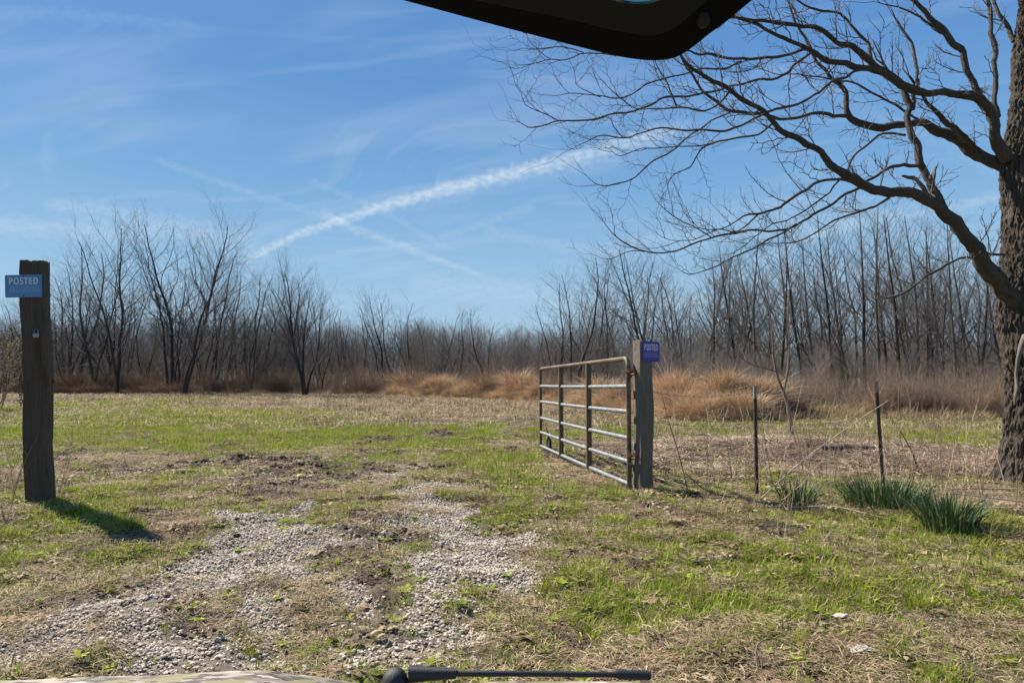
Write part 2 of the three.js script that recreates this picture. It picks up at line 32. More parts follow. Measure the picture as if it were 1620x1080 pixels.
// ------------------------------------------------------------------ sky: clear spring air, thin cirrus, contrails (azimuth, elevation in degrees)
{
  const W = 4096, H = 2048, data = new Float32Array(W * H * 4);
  const stops = [[0, [178, 212, 233]], [4, [174, 207, 230]], [9, [153, 195, 228]], [16, [123, 172, 219]], [24, [100, 151, 209]], [32, [91, 142, 203]], [50, [72, 122, 190]], [90, [54, 98, 166]]].map(([e, c]) => [e, lin(...c)]);
  const sunDir = V(-1.88, 2.31, -1.37).normalize();
  const alpha = new Float32Array(W * H / 2);
  for (let r = 0; r < H / 2; r++) {
    const el = (r + .5) / H * Math.PI, y = Math.sin(el), c = Math.cos(el);
    for (let i = 0; i < W; i++) {
      const ph = ((i + .5) / W - .5) * 2 * Math.PI, x = Math.cos(ph) * c, z = Math.sin(ph) * c;
      const k = 1 / (y + .12), u = (x * .94 + z * .34) * k, v = (-x * .34 + z * .94) * k;
      let a = ss(fbm(u * .55 + 3, v * 1.9, 4) + .35 * n2(u * .3, v * .3), .02, .75) * .12 + ss(fbm(u * 1.1 - 9, v * 6 + 2 * n2(u * .7, v * .7), 4), .05, .7) * .09;
      alpha[r * W + i] = a * ss(y, 0, .06);
    }
  }
  for (const [w0, w1, str, ...ae] of TRAILS) {
    const n = ae.length / 2, P = [];
    for (let i = 0; i < n; i++) P.push([ae[2 * i], ae[2 * i + 1]]);
    const minA = Math.min(...P.map((p) => p[0])) - 2, maxA = Math.max(...P.map((p) => p[0])) + 2, minE = Math.max(.1, Math.min(...P.map((p) => p[1])) - 2), maxE = Math.max(...P.map((p) => p[1])) + 2;
    const L = [0]; for (let i = 1; i < n; i++) L.push(L[i - 1] + Math.hypot(P[i][0] - P[i - 1][0], P[i][1] - P[i - 1][1]));
    for (let r = Math.floor(minE / 180 * H); r < maxE / 180 * H; r++) for (let i = 0; i < W; i++) {
      const el = (r + .5) / H * 180; let az = ((i + .5) / W - .5) * 360 + 90; if (az > 180) az -= 360;   // azimuth from -z towards +x
      if (az < minA || az > maxA) continue;
      let best = 99, bt = 0, sg = 0;
      for (let k = 0; k < n - 1; k++) {
        const [ax, ay] = P[k], [bx, by] = P[k + 1], vx = bx - ax, vy = by - ay, l2 = vx * vx + vy * vy, t = clamp(((az - ax) * vx + (el - ay) * vy) / l2, 0, 1);
        const dx = az - ax - vx * t, dy = el - ay - vy * t, d = Math.hypot(dx, dy);
        if (d < best) { best = d; bt = (L[k] + Math.sqrt(l2) * t) / L[n - 1]; sg = Math.sign(vx * dy - vy * dx); }
      }
      const w = lerp(w0, w1, bt) * (1 + .35 * n2(az * 1.1, el * 1.1 + w0 * 50) + .1 * n2(az * 2.7, el * 4.1)), e = best / w;
      if (e > 1.6) continue;
      const soft = sg > 0 ? ss(1 - e, -.25, .9) : ss(1 - e, -.6, .95);
      const ends = ss(bt, 0, .06) * ss(1 - bt, 0, .12);
      const puff = clamp(.74 + .75 * fbm(az * .9 + el * .4, el * 2.2, 5), 0, 1.25);
      const at = r * W + i; alpha[at] = Math.min(.85, alpha[at] + str * soft * ends * puff);
    }
  }
  const white = lin(226, 238, 246), up = (el) => { for (let i = 1; i < stops.length; i++) if (el <= stops[i][0]) { const t = (el - stops[i - 1][0]) / (stops[i][0] - stops[i - 1][0]); return stops[i][1].map((c, k) => lerp(stops[i - 1][1][k], c, t)); } return stops[stops.length - 1][1]; };
  for (let r = 0; r < H; r++) {
    const el = ((r + .5) / H - .5) * 180, base = up(Math.max(0, el)), y = Math.sin(el * Math.PI / 180), c = Math.cos(el * Math.PI / 180);
    for (let i = 0; i < W; i++) {
      const o = (r * W + i) * 4; if (el < 0) { data[o] = .15; data[o + 1] = .13; data[o + 2] = .1; data[o + 3] = 1; continue; }
      const ph = ((i + .5) / W - .5) * 2 * Math.PI, cs = Math.cos(ph) * c * sunDir.x + y * sunDir.y + Math.sin(ph) * c * sunDir.z;
      const glow = .5 * Math.pow(Math.max(0, cs), 10), a = alpha[(r - H / 2) * W + i];
      for (let k = 0; k < 3; k++) data[o + k] = lerp(base[k] * (1 + .25 * glow) + .12 * glow, white[k], a) / 2.0;
      data[o + 3] = 1;
    }
  }
  const t = new THREE.DataTexture(data, W, H, THREE.RGBAFormat, THREE.FloatType);
  t.mapping = THREE.EquirectangularReflectionMapping; t.magFilter = t.minFilter = THREE.LinearFilter; t.wrapS = THREE.RepeatWrapping; t.needsUpdate = true;
  scene.background = t; scene.environment = t;
  const sun = new THREE.DirectionalLight(new THREE.Color(1, .93, .8), 5);
  sun.name = 'sun'; sun.position.copy(sunDir).multiplyScalar(120); sun.castShadow = true; sun.shadow.radius = 1;
  sun.shadow.mapSize.set(4096, 4096); Object.assign(sun.shadow.camera, { left: -60, right: 60, top: 60, bottom: -60, near: 1, far: 300 });
  scene.add(sun); scene.add(sun.target);
}

// ------------------------------------------------------------------ helpers
const used = {};
const numbered = (n) => { const k = used[n] = (used[n] ?? -1) + 1; return k ? `${n}_${String(k).padStart(3, '0')}` : n; };
function tag(o, label, category, group, kind) { Object.assign(o.userData, { label, category }); if (group) o.userData.group = group; if (kind) o.userData.kind = kind; return o; }
function put(name, geo, mat, parent) { const m = new THREE.Mesh(geo, mat); m.castShadow = m.receiveShadow = true; m.name = parent ? name : numbered(name); (parent ?? scene).add(m); return m; }
function thing(name, label, category, group, x = 0, y = 0, z = 0) { const o = new THREE.Group(); o.name = numbered(name); o.position.set(x, y, z); scene.add(o); return tag(o, label, category, group); }
function copyOf(o) { const c = o.clone(); c.name = numbered(o.name.replace(/_\d{3}$/, '')); c.userData = { ...o.userData }; scene.add(c); return c; }
class Geo {
  constructor() { this.p = []; this.n = []; this.u = []; this.c = []; this.i = []; this.col = null; }
  // a tube through points with a radius at each, n sides
  tube(P, R, sides = 6, cap = true, wob = 0) {
    const base = this.p.length / 3, N = P.length; let len = 0, prev = null, nx, T = V();
    for (let k = 0; k < N; k++) {
      T.subVectors(P[Math.min(k + 1, N - 1)], P[Math.max(k - 1, 0)]).normalize();
      if (!prev) { nx = Math.abs(T.y) < .9 ? V(0, 1, 0) : V(1, 0, 0); nx.cross(T).normalize(); } else { nx = nx.clone().addScaledVector(T, -nx.dot(T)).normalize(); len += P[k].distanceTo(P[k - 1]); }
      prev = T.clone(); const bn = T.clone().cross(nx);
      for (let s = 0; s <= sides; s++) {
        const a = s / sides * 2 * Math.PI, ca = Math.cos(a), sa = Math.sin(a); let r = R[k];
        if (wob && R[0] > .03) r += Math.min(r, .09) * .3 * (Math.min(Math.abs(n3(ca * 2.6 + k * .02, sa * 2.6, len * 3.2)) * 1.6, .8) - .4); if (wob) r *= 1 + wob * n3(ca * 1.3 + P[k].x * 3, sa * 1.3 + P[k].y * 3, P[k].z * 3);
        const dx = nx.x * ca + bn.x * sa, dy = nx.y * ca + bn.y * sa, dz = nx.z * ca + bn.z * sa;
        this.p.push(P[k].x + dx * r, P[k].y + dy * r, P[k].z + dz * r); this.n.push(dx, dy, dz);
        this.u.push(s / sides * 2 * Math.PI * R[0], len); if (this.col) this.c.push(...this.col);
      }
    }
    const w = sides + 1;
    for (let k = 0; k < N - 1; k++) for (let s = 0; s < sides; s++) { const a = base + k * w + s; this.i.push(a, a + 1, a + w, a + 1, a + w + 1, a + w); }
    if (cap) for (const [k, sg] of [[0, -1], [N - 1, 1]]) {
      const c = this.p.length / 3, t = P[k === 0 ? 0 : N - 1].clone().sub(P[k === 0 ? 1 : N - 2]).normalize();
      this.p.push(P[k].x, P[k].y, P[k].z); this.n.push(t.x, t.y, t.z); this.u.push(0, 0); if (this.col) this.c.push(...this.col);
      for (let s = 0; s < sides; s++) { const a = base + k * w + s; sg < 0 ? this.i.push(c, a + 1, a) : this.i.push(c, a, a + 1); }
    }
    return this;
  }
  // a thin tapering blade through points, width at base w, flat across direction s
  blade(P, w, s) {
    const base = this.p.length / 3, N = P.length;
    for (let k = 0; k < N; k++) {
      const t = k / (N - 1), hw = .5 * w * (k === N - 1 ? 0.08 : 1 - .55 * t * t), T = V().subVectors(P[Math.min(k + 1, N - 1)], P[Math.max(0, k - 1)]).normalize(), nn = s.clone().cross(T).normalize();
      for (const q of [-1, 1]) { this.p.push(P[k].x + s.x * hw * q, P[k].y + s.y * hw * q, P[k].z + s.z * hw * q); this.n.push(nn.x, nn.y, nn.z); this.u.push(q, t); if (this.col) this.c.push(...this.col); }
    }
    for (let k = 0; k < N - 1; k++) { const a = base + k * 2; this.i.push(a, a + 1, a + 2); this.i.push(a + 1, a + 3, a + 2); }
    return this;
  }
  build() {
    const g = new THREE.BufferGeometry(); g.setAttribute('position', new THREE.Float32BufferAttribute(this.p, 3)); g.setAttribute('normal', new THREE.Float32BufferAttribute(this.n, 3)); g.setAttribute('uv', new THREE.Float32BufferAttribute(this.u, 2));
    if (this.col) g.setAttribute('color', new THREE.Float32BufferAttribute(this.c, 3)); g.setIndex(this.i); return g;
  }
}
function spline(arr, step = .08) {                               // [x,y,z,r ...] -> points and radii along a smooth curve
  const P = [], R = []; for (let i = 0; i < arr.length; i += 4) { P.push(V(arr[i], arr[i + 1], arr[i + 2])); R.push(arr[i + 3]); }
  const c = new THREE.CatmullRomCurve3(P, false, 'centripetal'), o = [], r = [];
  for (let k = 0; k < P.length - 1; k++) { const m = Math.max(1, Math.round(P[k].distanceTo(P[k + 1]) / step)); for (let j = 0; j < m; j++) { o.push(c.getPoint((k + j / m) / (P.length - 1))); r.push(lerp(R[k], R[k + 1], j / m)); } }
  o.push(P[P.length - 1]); r.push(R[R.length - 1]); return [o, r];
}
// tileable noise textures
function noiseTex(S, f, srgb = true) {
  const d = new Uint8Array(S * S * 4);
  for (let y = 0; y < S; y++) for (let x = 0; x < S; x++) { const c = f(x / S, y / S), o = (y * S + x) * 4; d[o] = clamp(c[0], 0, 255); d[o + 1] = clamp(c[1], 0, 255); d[o + 2] = clamp(c[2], 0, 255); d[o + 3] = 255; }
  const t = new THREE.DataTexture(d, S, S); t.wrapS = t.wrapT = THREE.RepeatWrapping; t.magFilter = THREE.LinearFilter; t.minFilter = THREE.LinearFilter; if (srgb) t.colorSpace = THREE.SRGBColorSpace; t.needsUpdate = true; return t;
}
const torus = (u, v, fu, fv, k = 0) => n3(Math.cos(u * 2 * Math.PI) * fu / 6.28 + k, Math.sin(u * 2 * Math.PI) * fu / 6.28, Math.cos(v * 2 * Math.PI) * fv / 6.28) * .7 + n3(Math.sin(v * 2 * Math.PI) * fv / 6.28, Math.cos(u * 2 * Math.PI) * fu / 6.28 + k, Math.sin(u * 2 * Math.PI) * fu / 6.28) * .5;
const grainTex = noiseTex(512, (u, v) => { let s = 0, a = 1; for (const f of [8, 23, 60, 140]) { s += a * torus(u, v, f, f, f); a *= .8; } const b = 228 + 24 * s; return [b + 6 * torus(u, v, 15, 15, 3), b, b - 6 * torus(u, v, 15, 15, 3)]; });
const grainBump = noiseTex(512, (u, v) => { let s = 0, a = 1; for (const f of [12, 40, 110]) { s += a * torus(u, v, f, f, f + 5); a *= .7; } const b = 128 + 48 * s; return [b, b, b]; }, false);
const barkMap = noiseTex(512, (u, v) => { const s = torus(u, v, 50, 12, 4) + .6 * torus(u, v, 120, 30, 9) + .5 * torus(u, v, 9, 5, 2), b = 222 + 30 * s; return [b, b - 2, b - 5]; });
const barkBump = noiseTex(512, (u, v) => { const s = Math.abs(torus(u, v, 46, 14, 4)) * 1.5 + .4 * torus(u, v, 120, 40, 9), b = 90 + 110 * s; return [b, b, b]; }, false);
const woodMap = noiseTex(512, (u, v) => { const s = torus(u, v, 90, 3, 4) + .8 * torus(u, v, 240, 7, 1) + .5 * torus(u, v, 8, 4, 8), k = torus(u, v, 170, 3, 6) > .62 ? -60 : 0, b = 218 + 28 * s + k; return [b, b - 5, b - 12]; });
const woodBump = noiseTex(512, (u, v) => { const s = torus(u, v, 90, 3, 4) + .8 * torus(u, v, 240, 7, 1), k = torus(u, v, 170, 3, 6) > .62 ? -90 : 0, b = 140 + 34 * s + k; return [b, b, b]; }, false);
const rep = (t, a, b = a) => { const c = t.clone(); c.repeat.set(a, b); c.needsUpdate = true; return c; };
const std = (o) => new THREE.MeshStandardMaterial({ roughness: .9, ...o });
const leafy = (o) => new THREE.MeshPhysicalMaterial({ roughness: .85, side: THREE.DoubleSide, transmission: .3, thickness: 0, specularIntensity: .3, ...o });

// ------------------------------------------------------------------ ground
const ellipses = PATCH.map(([k, x, z, a, b]) => ({ k, x, z, a, b }));
function relief(x, z) {
  const d = -z; let y = 0;
  if (d < 7) y -= .35 * Math.pow(Math.min(7 - d, 9) / 7, 1.2);
  let t = clamp((d - 30) / 30, 0, 1); t = t * t * (3 - 2 * t); let k = clamp((-x + 6) / 20, 0, 1); y += .32 * t * k * k * (3 - 2 * k);
  return y;
}
function cover(x, z) {                                          // what lies on the ground here: gravel, dirt, lush grass, straw (0..1 each)
  const d = -z, wx = x + .34 * n2(x * .9, z * .9) * Math.min(1 + d * .02, 2) + .12 * n2(x * 3.1 + 5, z * 3.1), wz = z + .4 * n2(x * .8 + 40, z * .8) * Math.min(1 + d * .03, 2) + .12 * n2(x * 3.3, z * 3.3 + 9);
  const w = { G: 0, D: 0, L: 0, S: 0 };
  for (const e of ellipses) {
    const dx = (wx - e.x) / e.a, dz = (wz - e.z) / e.b; if (dx > 1.5 || dx < -1.5 || dz > 1.5 || dz < -1.5) continue;
    const r = Math.sqrt(dx * dx + dz * dz) / (e.k === 'G' ? 1.12 : 1), v = e.k === 'G' ? 1 - ss(r, .25, 1.4) : 1 - ss(r, .55, 1.3); if (v > w[e.k]) w[e.k] = v;
  }
  const m = fbm(x * .55 + 20, z * .4, 3), f = fbm(x * 2.1, z * 2.1 + 4, 3);
  const st = d > 12 ? .22 * n2(x * .5 + 70, z * .16) : 0;
  w.L = clamp(w.L * .85 + .46 + m * .6 + f * .6 + st + .25 * n2(x * 4.5, z * 4.5) - (d > 26 ? .28 * ss(d, 26, 40) : 0) - w.S * .45, 0, 1);
  w.S = clamp(w.S * (d < 5.5 ? .35 : .75) + .3 - m * .7 - f * .35 + .4 * ss(d, 26, 40), 0, 1);
  w.G = clamp(w.G * 1.05 + (w.G > .02 ? .5 * f + .3 * n2(x * 4, z * 4) + .2 * n2(x * 10, z * 10) - .02 : 0), 0, 1); w.D = Math.max(w.D, d < 30 ? .85 * ss(fbm(x * .9 + 50, z * .75, 3), .27, .46) : 0); w.D = clamp(w.D * 1.05 + (w.D > .02 ? .5 * fbm(x * 1.7 + 8, z * 1.7, 3) : 0), 0, 1);
  const bare = Math.max(w.G, w.D); w.L *= 1 - .93 * Math.max(w.G, .85 * w.D); w.S *= 1 - .75 * bare;
  return w;
}
function gy(x, z, w) {
  const d = -z; let y = relief(x, z);
  if (d < 40) {
    y += .035 * n2(x * .45, z * .45) + .026 * n2(x * 1.6, z * 1.6) * (1 - .5 * ss(d, 10, 30));
    w = w ?? (d < 16 ? cover(x, z) : null);
    if (w) y += w.D * (.022 * Math.abs(n2(x * 5, z * 5)) + .02 * n2(x * 11, z * 11)) - w.G * .012 + w.L * .012 + (.012 * n2(x * 3.6, z * 3.6) + .009 * n2(x * 9, z * 9)) * (1 - .6 * w.G);
    const mx = (x - 4.4) / 3.2, mz = (z + 11.2) / 2.2, q = mx * mx + mz * mz; if (q < 1) y += .16 * (1 - q) * (1 - q);
  }
  return y;
}
{
  const xs = [], zs = [];
  for (let x = 0, s = .07; x < 460; x += s) { xs.push(x); if (x > 8) s = Math.min(s * 1.11, 40); }
  const X = [...xs.slice(1).reverse().map((v) => -v), ...xs], Z = [];
  for (let z = 2.2; z < 60; z *= 1.5) Z.unshift(z);
  Z.reverse(); for (let z = 2, s = .07; z > -460; z -= s) { Z.push(z); if (z < -13) s = Math.min(s * 1.07, 40); }
  const p = [], c = [], u = [], ix = [];
  for (const z of Z) for (const x of X) {
    const w = cover(x, z); p.push(x, gy(x, z, w), z); u.push(x, z);
    let col = [.115, .083, .05];
    const mixin = (k, q) => { col = col.map((v, i) => lerp(v, k[i], q)); };
    mixin([.18, .132, .08], w.S * .8); mixin([.12, .145, .028], w.L * .75); mixin([.068, .045, .029], w.D * .95); mixin([.27, .225, .17], w.G * .85);
    const j = 1 + .16 * n2(x * 6, z * 6) + .12 * n2(x * 1.3, z * 1.3) + (z < -16 ? .2 * n2(x * .3 + 9, z * .12) : 0); c.push(col[0] * j, col[1] * j, col[2] * j);
  }
  const nx = X.length; for (let j = 0; j < Z.length - 1; j++) for (let i = 0; i < nx - 1; i++) { const a = j * nx + i; ix.push(a, a + 1, a + nx, a + 1, a + nx + 1, a + nx); }
  const g = new THREE.BufferGeometry(); g.setAttribute('position', new THREE.Float32BufferAttribute(p, 3)); g.setAttribute('color', new THREE.Float32BufferAttribute(c, 3)); g.setAttribute('uv', new THREE.Float32BufferAttribute(u, 2)); g.setIndex(ix); g.computeVertexNormals();
  const n = g.attributes.normal; if (n.getY(0) < 0) { for (let i = 0; i < ix.length; i += 3) { const t = ix[i]; ix[i] = ix[i + 1]; ix[i + 1] = t; } g.setIndex(ix); g.computeVertexNormals(); }
  const m = put('ground', g, std({ vertexColors: true, map: rep(grainTex, 1.3), bumpMap: rep(grainBump, 2.1), bumpScale: .02, roughness: 1 })); m.userData.kind = 'structure';
}

// ------------------------------------------------------------------ scatter
const dummy = new THREE.Object3D();
function instances(name, label, category, geo, mat, list) {        // list: [x,y,z, scale, ry, tilt, color, sy]
  const m = new THREE.InstancedMesh(geo, mat, list.length); m.name = numbered(name); m.castShadow = m.receiveShadow = true; const col = new THREE.Color();
  list.forEach(([x, y, z, s, ry, tilt, c, sy, rz], i) => { dummy.position.set(x, y, z); dummy.rotation.set(tilt || 0, ry, rz || 0, 'YXZ'); dummy.scale.set(s, s * (sy || 1), s); dummy.updateMatrix(); m.setMatrixAt(i, dummy.matrix); m.setColorAt(i, col.setRGB(c[0], c[1], c[2])); });
  scene.add(m); tag(m, label, category, null, 'stuff'); return m;
}
function sprinkle(seed, n, d0, d1, fn, wide = .98) { const r = rng(seed), out = []; n *= wide / .8; for (let i = 0; i < n; i++) { const d = Math.sqrt(lerp(d0 * d0, d1 * d1, r())), x = (r() * 2 - 1) * (d * wide + 1); const k = fn(x, -d, r); if (k) out.push(k); } return out; }
function tuft(seed, n, h, spread, bend, w, segs = 3) {
  const r = rng(seed), g = new Geo();
  for (let i = 0; i < n; i++) {
    const a = r() * 6.283, q = Math.sqrt(r()) * spread, hh = h * (.45 + .75 * r()), out = bend * (.3 + r()), da = a + (r() - .5) * 1.6, b = V(Math.cos(a) * q, -.01, Math.sin(a) * q), P = [];
    for (let k = 0; k < segs; k++) { const t = k / (segs - 1); P.push(V(b.x + Math.cos(da) * out * hh * t * t, b.y + hh * (t - .35 * out * t * t), b.z + Math.sin(da) * out * hh * t * t)); }
    g.blade(P, w * (.7 + .6 * r()), V(-Math.sin(da + (r() - .5)), 0, Math.cos(da + (r() - .5))).normalize());
  }
  return g.build();
}
function flat(seed, n, len, spread, w) {                           // dead blades lying about
  const r = rng(seed), g = new Geo();
  for (let i = 0; i < n; i++) {
    const a = r() * 6.283, q = Math.sqrt(r()) * spread, b = V(Math.cos(a) * q, .004 + .02 * r(), Math.sin(a) * q), da = r() * 6.283, l = len * (.4 + .8 * r()), lift = .35 * r() * r(), bow = (r() - .5) * .6, P = [];
    for (let k = 0; k < 3; k++) { const t = k / 2; P.push(V(b.x + Math.cos(da + bow * t) * l * t, b.y + l * lift * Math.sin(t * 2.4), b.z + Math.sin(da + bow * t) * l * t)); }
    g.blade(P, w * (.6 + .8 * r()), V(-Math.sin(da), .5 * (r() - .5), Math.cos(da)).normalize());
  }
  return g.build();
}
function rosette(seed, n, h) { const r = rng(seed), g = new Geo(); for (let i = 0; i < n; i++) { const a = i / n * 6.283 + r(), l = h * (.6 + .6 * r()), P = [0, .5, 1].map((t) => V(Math.cos(a) * l * t, .005 + l * .7 * t * (1 - .55 * t) * (1 + .3 * r()), Math.sin(a) * l * t)); g.blade(P, l * .42, V(-Math.sin(a), .15 * (r() - .5), Math.cos(a)).normalize()); } return g.build(); }
const grassMat = leafy({ color: 0xffffff, transmission: .42 }), strawMat = leafy({ color: 0xffffff, transmission: .18 });
const greens = (r, dry = .2) => { const t = r(), k = .65 + .6 * r(); return r() < dry ? [.3 * k, .27 * k, .11 * k] : [lerp(.21, .36, t) * k, lerp(.29, .43, t) * k, lerp(.016, .032, t) * k]; };
const straws = (r) => { const t = r(), k = .75 + .6 * r(); return [lerp(.3, .46, t) * k, lerp(.225, .35, t) * k, lerp(.13, .22, t) * k]; };
const browns = (r) => { const k = .6 + .8 * r(), t = r(); return [lerp(.15, .26, t) * k, lerp(.1, .17, t) * k, lerp(.065, .105, t) * k]; };
// living grass
{
  const bands = [[1, 50000, 1.7, 7.5, [.052, 20, .05, .7, .004], 1], [2, 40000, 7.5, 17, [.07, 18, .11, .55, .006], 1], [3, 30000, 17, 34, [.085, 18, .24, .6, .011], .9], [4, 26000, 34, 60, [.1, 16, .42, .6, .022], .7]];
  for (const [b, n, d0, d1, [h, nb, sp, bend, w], keep] of bands) for (const q of [0, 1]) {
    const list = sprinkle(100 + b * 10 + q, n / 2, d0, d1, (x, z, r) => { const c = cover(x, z); const patch = .45 + .5 * n2(x * 1.4 + q * 9, z * 1.4) + (b < 3 ? .7 * n2(x * 5.5, z * 5.5 + q * 4) : 0); if (r() > keep * Math.pow(c.L, 1.3) * clamp(.45 + patch * .6, .15, 1.1)) return null; const s = (.5 + .6 * r() + (r() < .1 ? .55 : 0)) * (.7 + .55 * c.L); return [x, gy(x, z, c), z, s, r() * 6.28, (r() - .5) * .3, greens(r, .18 + .25 * (1 - c.L)), .7 + .7 * r()]; });
    instances('grass', 'green spring grass growing in patches over the field and track verges', 'grass', tuft(b * 7 + q, nb, h * (q ? 1.25 : 1), sp, bend, w), grassMat, list);
  }
  const ros = sprinkle(170, 9000, 1.7, 9, (x, z, r) => { const c = cover(x, z); if (r() > .5 * c.L + .08 || c.G > .7) return null; return [x, gy(x, z, c), z, .5 + .9 * r(), r() * 6.28, 0, greens(r, .05), 1]; });
  instances('ground_weed', 'small broad leaved weeds low among the grass', 'weeds', rosette(5, 8, .045), grassMat, ros);
}
// dead straw, thatch and litter
{
  const bands = [[1, 40000, 1.7, 7.5, [.075, 16, .09, .0028], 1], [2, 30000, 7.5, 17, [.13, 16, .16, .005], 1], [3, 20000, 17, 34, [.24, 16, .3, .012], 1], [4, 18000, 34, 62, [.35, 16, .5, .022], 1]];
  for (const [b, n, d0, d1, [l, nb, sp, w]] of bands) for (const q of [0, 1]) {
    const list = sprinkle(200 + b * 10 + q, n / 2, d0, d1, (x, z, r) => { const c = cover(x, z); if (r() > .24 + .7 * c.S - .12 * c.D - .5 * c.G) return null; return [x, gy(x, z, c) + .002, z, .6 + .8 * r(), r() * 6.28, 0, r() < .42 + .35 * c.D ? browns(r) : straws(r), .6 + r()]; });
    instances('dry_grass', 'pale dead grass blades lying matted over the field', 'dry grass', flat(b * 5 + q, nb, l, sp, w), strawMat, list);
  }
  const tall = [[3000, 5.5, 13, .22, .06, .0045], [6500, 26, 60, .28, .3, .02], [5200, 13, 26, .2, .16, .009]];
  tall.forEach(([n, d0, d1, h, sp, w], b) => instances('dry_grass', 'upright dead grass tussocks standing in the field', 'dry grass', tuft(60 + b, 16, h, sp, .8, w), strawMat, sprinkle(260 + b, n, d0, d1, (x, z, r) => { const c = cover(x, z); if (r() > .1 + .75 * c.S - c.G - c.D || c.L > .8) return null; if (!b && x < 1 && x > -4) return null; return [x, gy(x, z, c), z, (.5 + .8 * r()) * (.75 + .6 * n2(x * .4, z * .25)), r() * 6.28, 0, r() < .3 + .5 * n2(x * .22 + 5, z * .16) ? browns(r) : straws(r), 1]; })));
  const leafG = new Geo(); { const r = rng(8); for (let i = 0; i < 5; i++) { const a = r() * 6.28, b = V((r() - .5) * .14, .008 + .01 * r(), (r() - .5) * .14), l = .035 + .03 * r(); leafG.blade([0, .4, .75, 1].map((t) => V(b.x + Math.cos(a) * l * t, b.y + .012 * Math.sin(t * 3), b.z + Math.sin(a) * l * t)), l * .55, V(-Math.sin(a), .4 * (r() - .5), Math.cos(a)).normalize()); } }
  instances('leaf_litter', 'brown dead leaves scattered in the grass', 'dead leaves', leafG.build(), strawMat, sprinkle(280, 9000, 1.7, 14, (x, z, r) => { const c = cover(x, z); if (r() > .22 + .5 * c.S + .3 * c.D + .25 * ss(x, 0, 2) - c.G) return null; return [x, gy(x, z, c), z, .5 + .8 * r(), r() * 6.28, 0, r() < .55 ? browns(r) : straws(r), 1]; }));
}
// gravel and clods
function rock(seed, detail = 1) { const g = new THREE.IcosahedronGeometry(1, detail), p = g.attributes.position, o = seed * 13.7; for (let i = 0; i < p.count; i++) { const x = p.getX(i), y = p.getY(i), z = p.getZ(i), k = 1 + .32 * n3(x * 1.1 + o, y * 1.1, z * 1.1) + .12 * n3(x * 3 + o, y * 3, z * 3); p.setXYZ(i, x * k, y * k * .48, z * k * .82); } g.computeVertexNormals(); return g; }
{
  const stoneMat = std({ map: rep(grainTex, 1), roughness: .95, flatShading: true });
  for (const q of [0, 1, 2]) instances('gravel', 'pale grey crushed stone spread in the wheel tracks', 'gravel', rock(q), stoneMat, sprinkle(300 + q, 85000, 1.7, 8.6, (x, z, r) => {
    const c = cover(x, z), near = Math.abs(x + 1.2) < 4.2; if (!near || r() > 1.0 * Math.pow(c.G, 1.1) + .012 + .05 * ss(1.5 - Math.abs(x + 1.1 - .25 * z * 0), 0, 1.5)) return null;
    const s = .0045 + .015 * r() * r() * r() * r() + .0055 * r(), t = r(), k = r() < .2 ? .35 + .3 * r() : .75 + .6 * r(); return [x, gy(x, z, c) + s * .25 + .008 * r() * c.G, z, s, r() * 6.28, (r() - .5) * .9, [lerp(.68, .6, t) * k, lerp(.565, .53, t) * k, lerp(.43, .45, t) * k], 1];
  }));
  for (const q of [0, 1]) instances('soil_clod', 'dark churned soil crumbs on the bare patches', 'soil', rock(7 + q), std({ map: rep(grainTex, 1), roughness: 1 }), sprinkle(320 + q, 36000, 1.7, 17, (x, z, r) => {
    const c = cover(x, z); if (r() > 1.1 * c.D - .1) return null; const s = (.008 + .045 * r() * r() * r()) * (z < -9 ? 1.7 : 1), k = .7 + .6 * r(); return [x, gy(x, z, c) + s * .2, z, s, r() * 6.28, (r() - .5), [.095 * k, .064 * k, .042 * k], 1];
  }));
}
console.log('ground done');
// ------------------------------------------------------------------ bare trees of the wood edge
function limb(sink, r, p, dir, len, rad, lvl, o) {
  const n = Math.max(2, Math.round(len / o.seg[lvl])), P = [p.clone()], R = [rad], d = dir.clone(), q = p.clone();
  for (let k = 1; k <= n; k++) { d.x += (r() - .5) * o.wig[lvl]; d.z += (r() - .5) * o.wig[lvl]; d.y += (r() - .5) * o.wig[lvl] * .6 + o.up[lvl]; d.normalize(); q.addScaledVector(d, len / n); P.push(q.clone()); R.push(rad * (1 - (o.taper[lvl] ?? .75) * k / n)); }
  sink[Math.min(lvl, 1)].tube(P, R, o.sides[lvl], false);
  if (lvl >= o.kids.length) return;
  const nc = Math.round(o.kids[lvl] * (.75 + .5 * r())); let az = r() * 6.28;
  for (let i = 0; i < nc; i++) {
    const t = lerp(o.t0[lvl], .98, (i + .6 * r()) / nc), f = t * n, k = Math.min(n - 1, Math.floor(f)), at = P[k].clone().lerp(P[k + 1], f - k), T = P[k + 1].clone().sub(P[k]).normalize(); az += 2.4 + (r() - .5);
    const s = (Math.abs(T.y) < .9 ? V(0, 1, 0) : V(1, 0, 0)).cross(T).normalize().applyAxisAngle(T, az), a = o.ang[lvl] * (.7 + .6 * r());
    limb(sink, r, at, T.multiplyScalar(Math.cos(a)).addScaledVector(s, Math.sin(a)), len * o.ratio[lvl] * (1.15 - o.fall[lvl] * t) * (.7 + .6 * r()), lerp(R[k], R[k + 1], f - k) * o.rr[lvl], lvl + 1, o);
  }
}
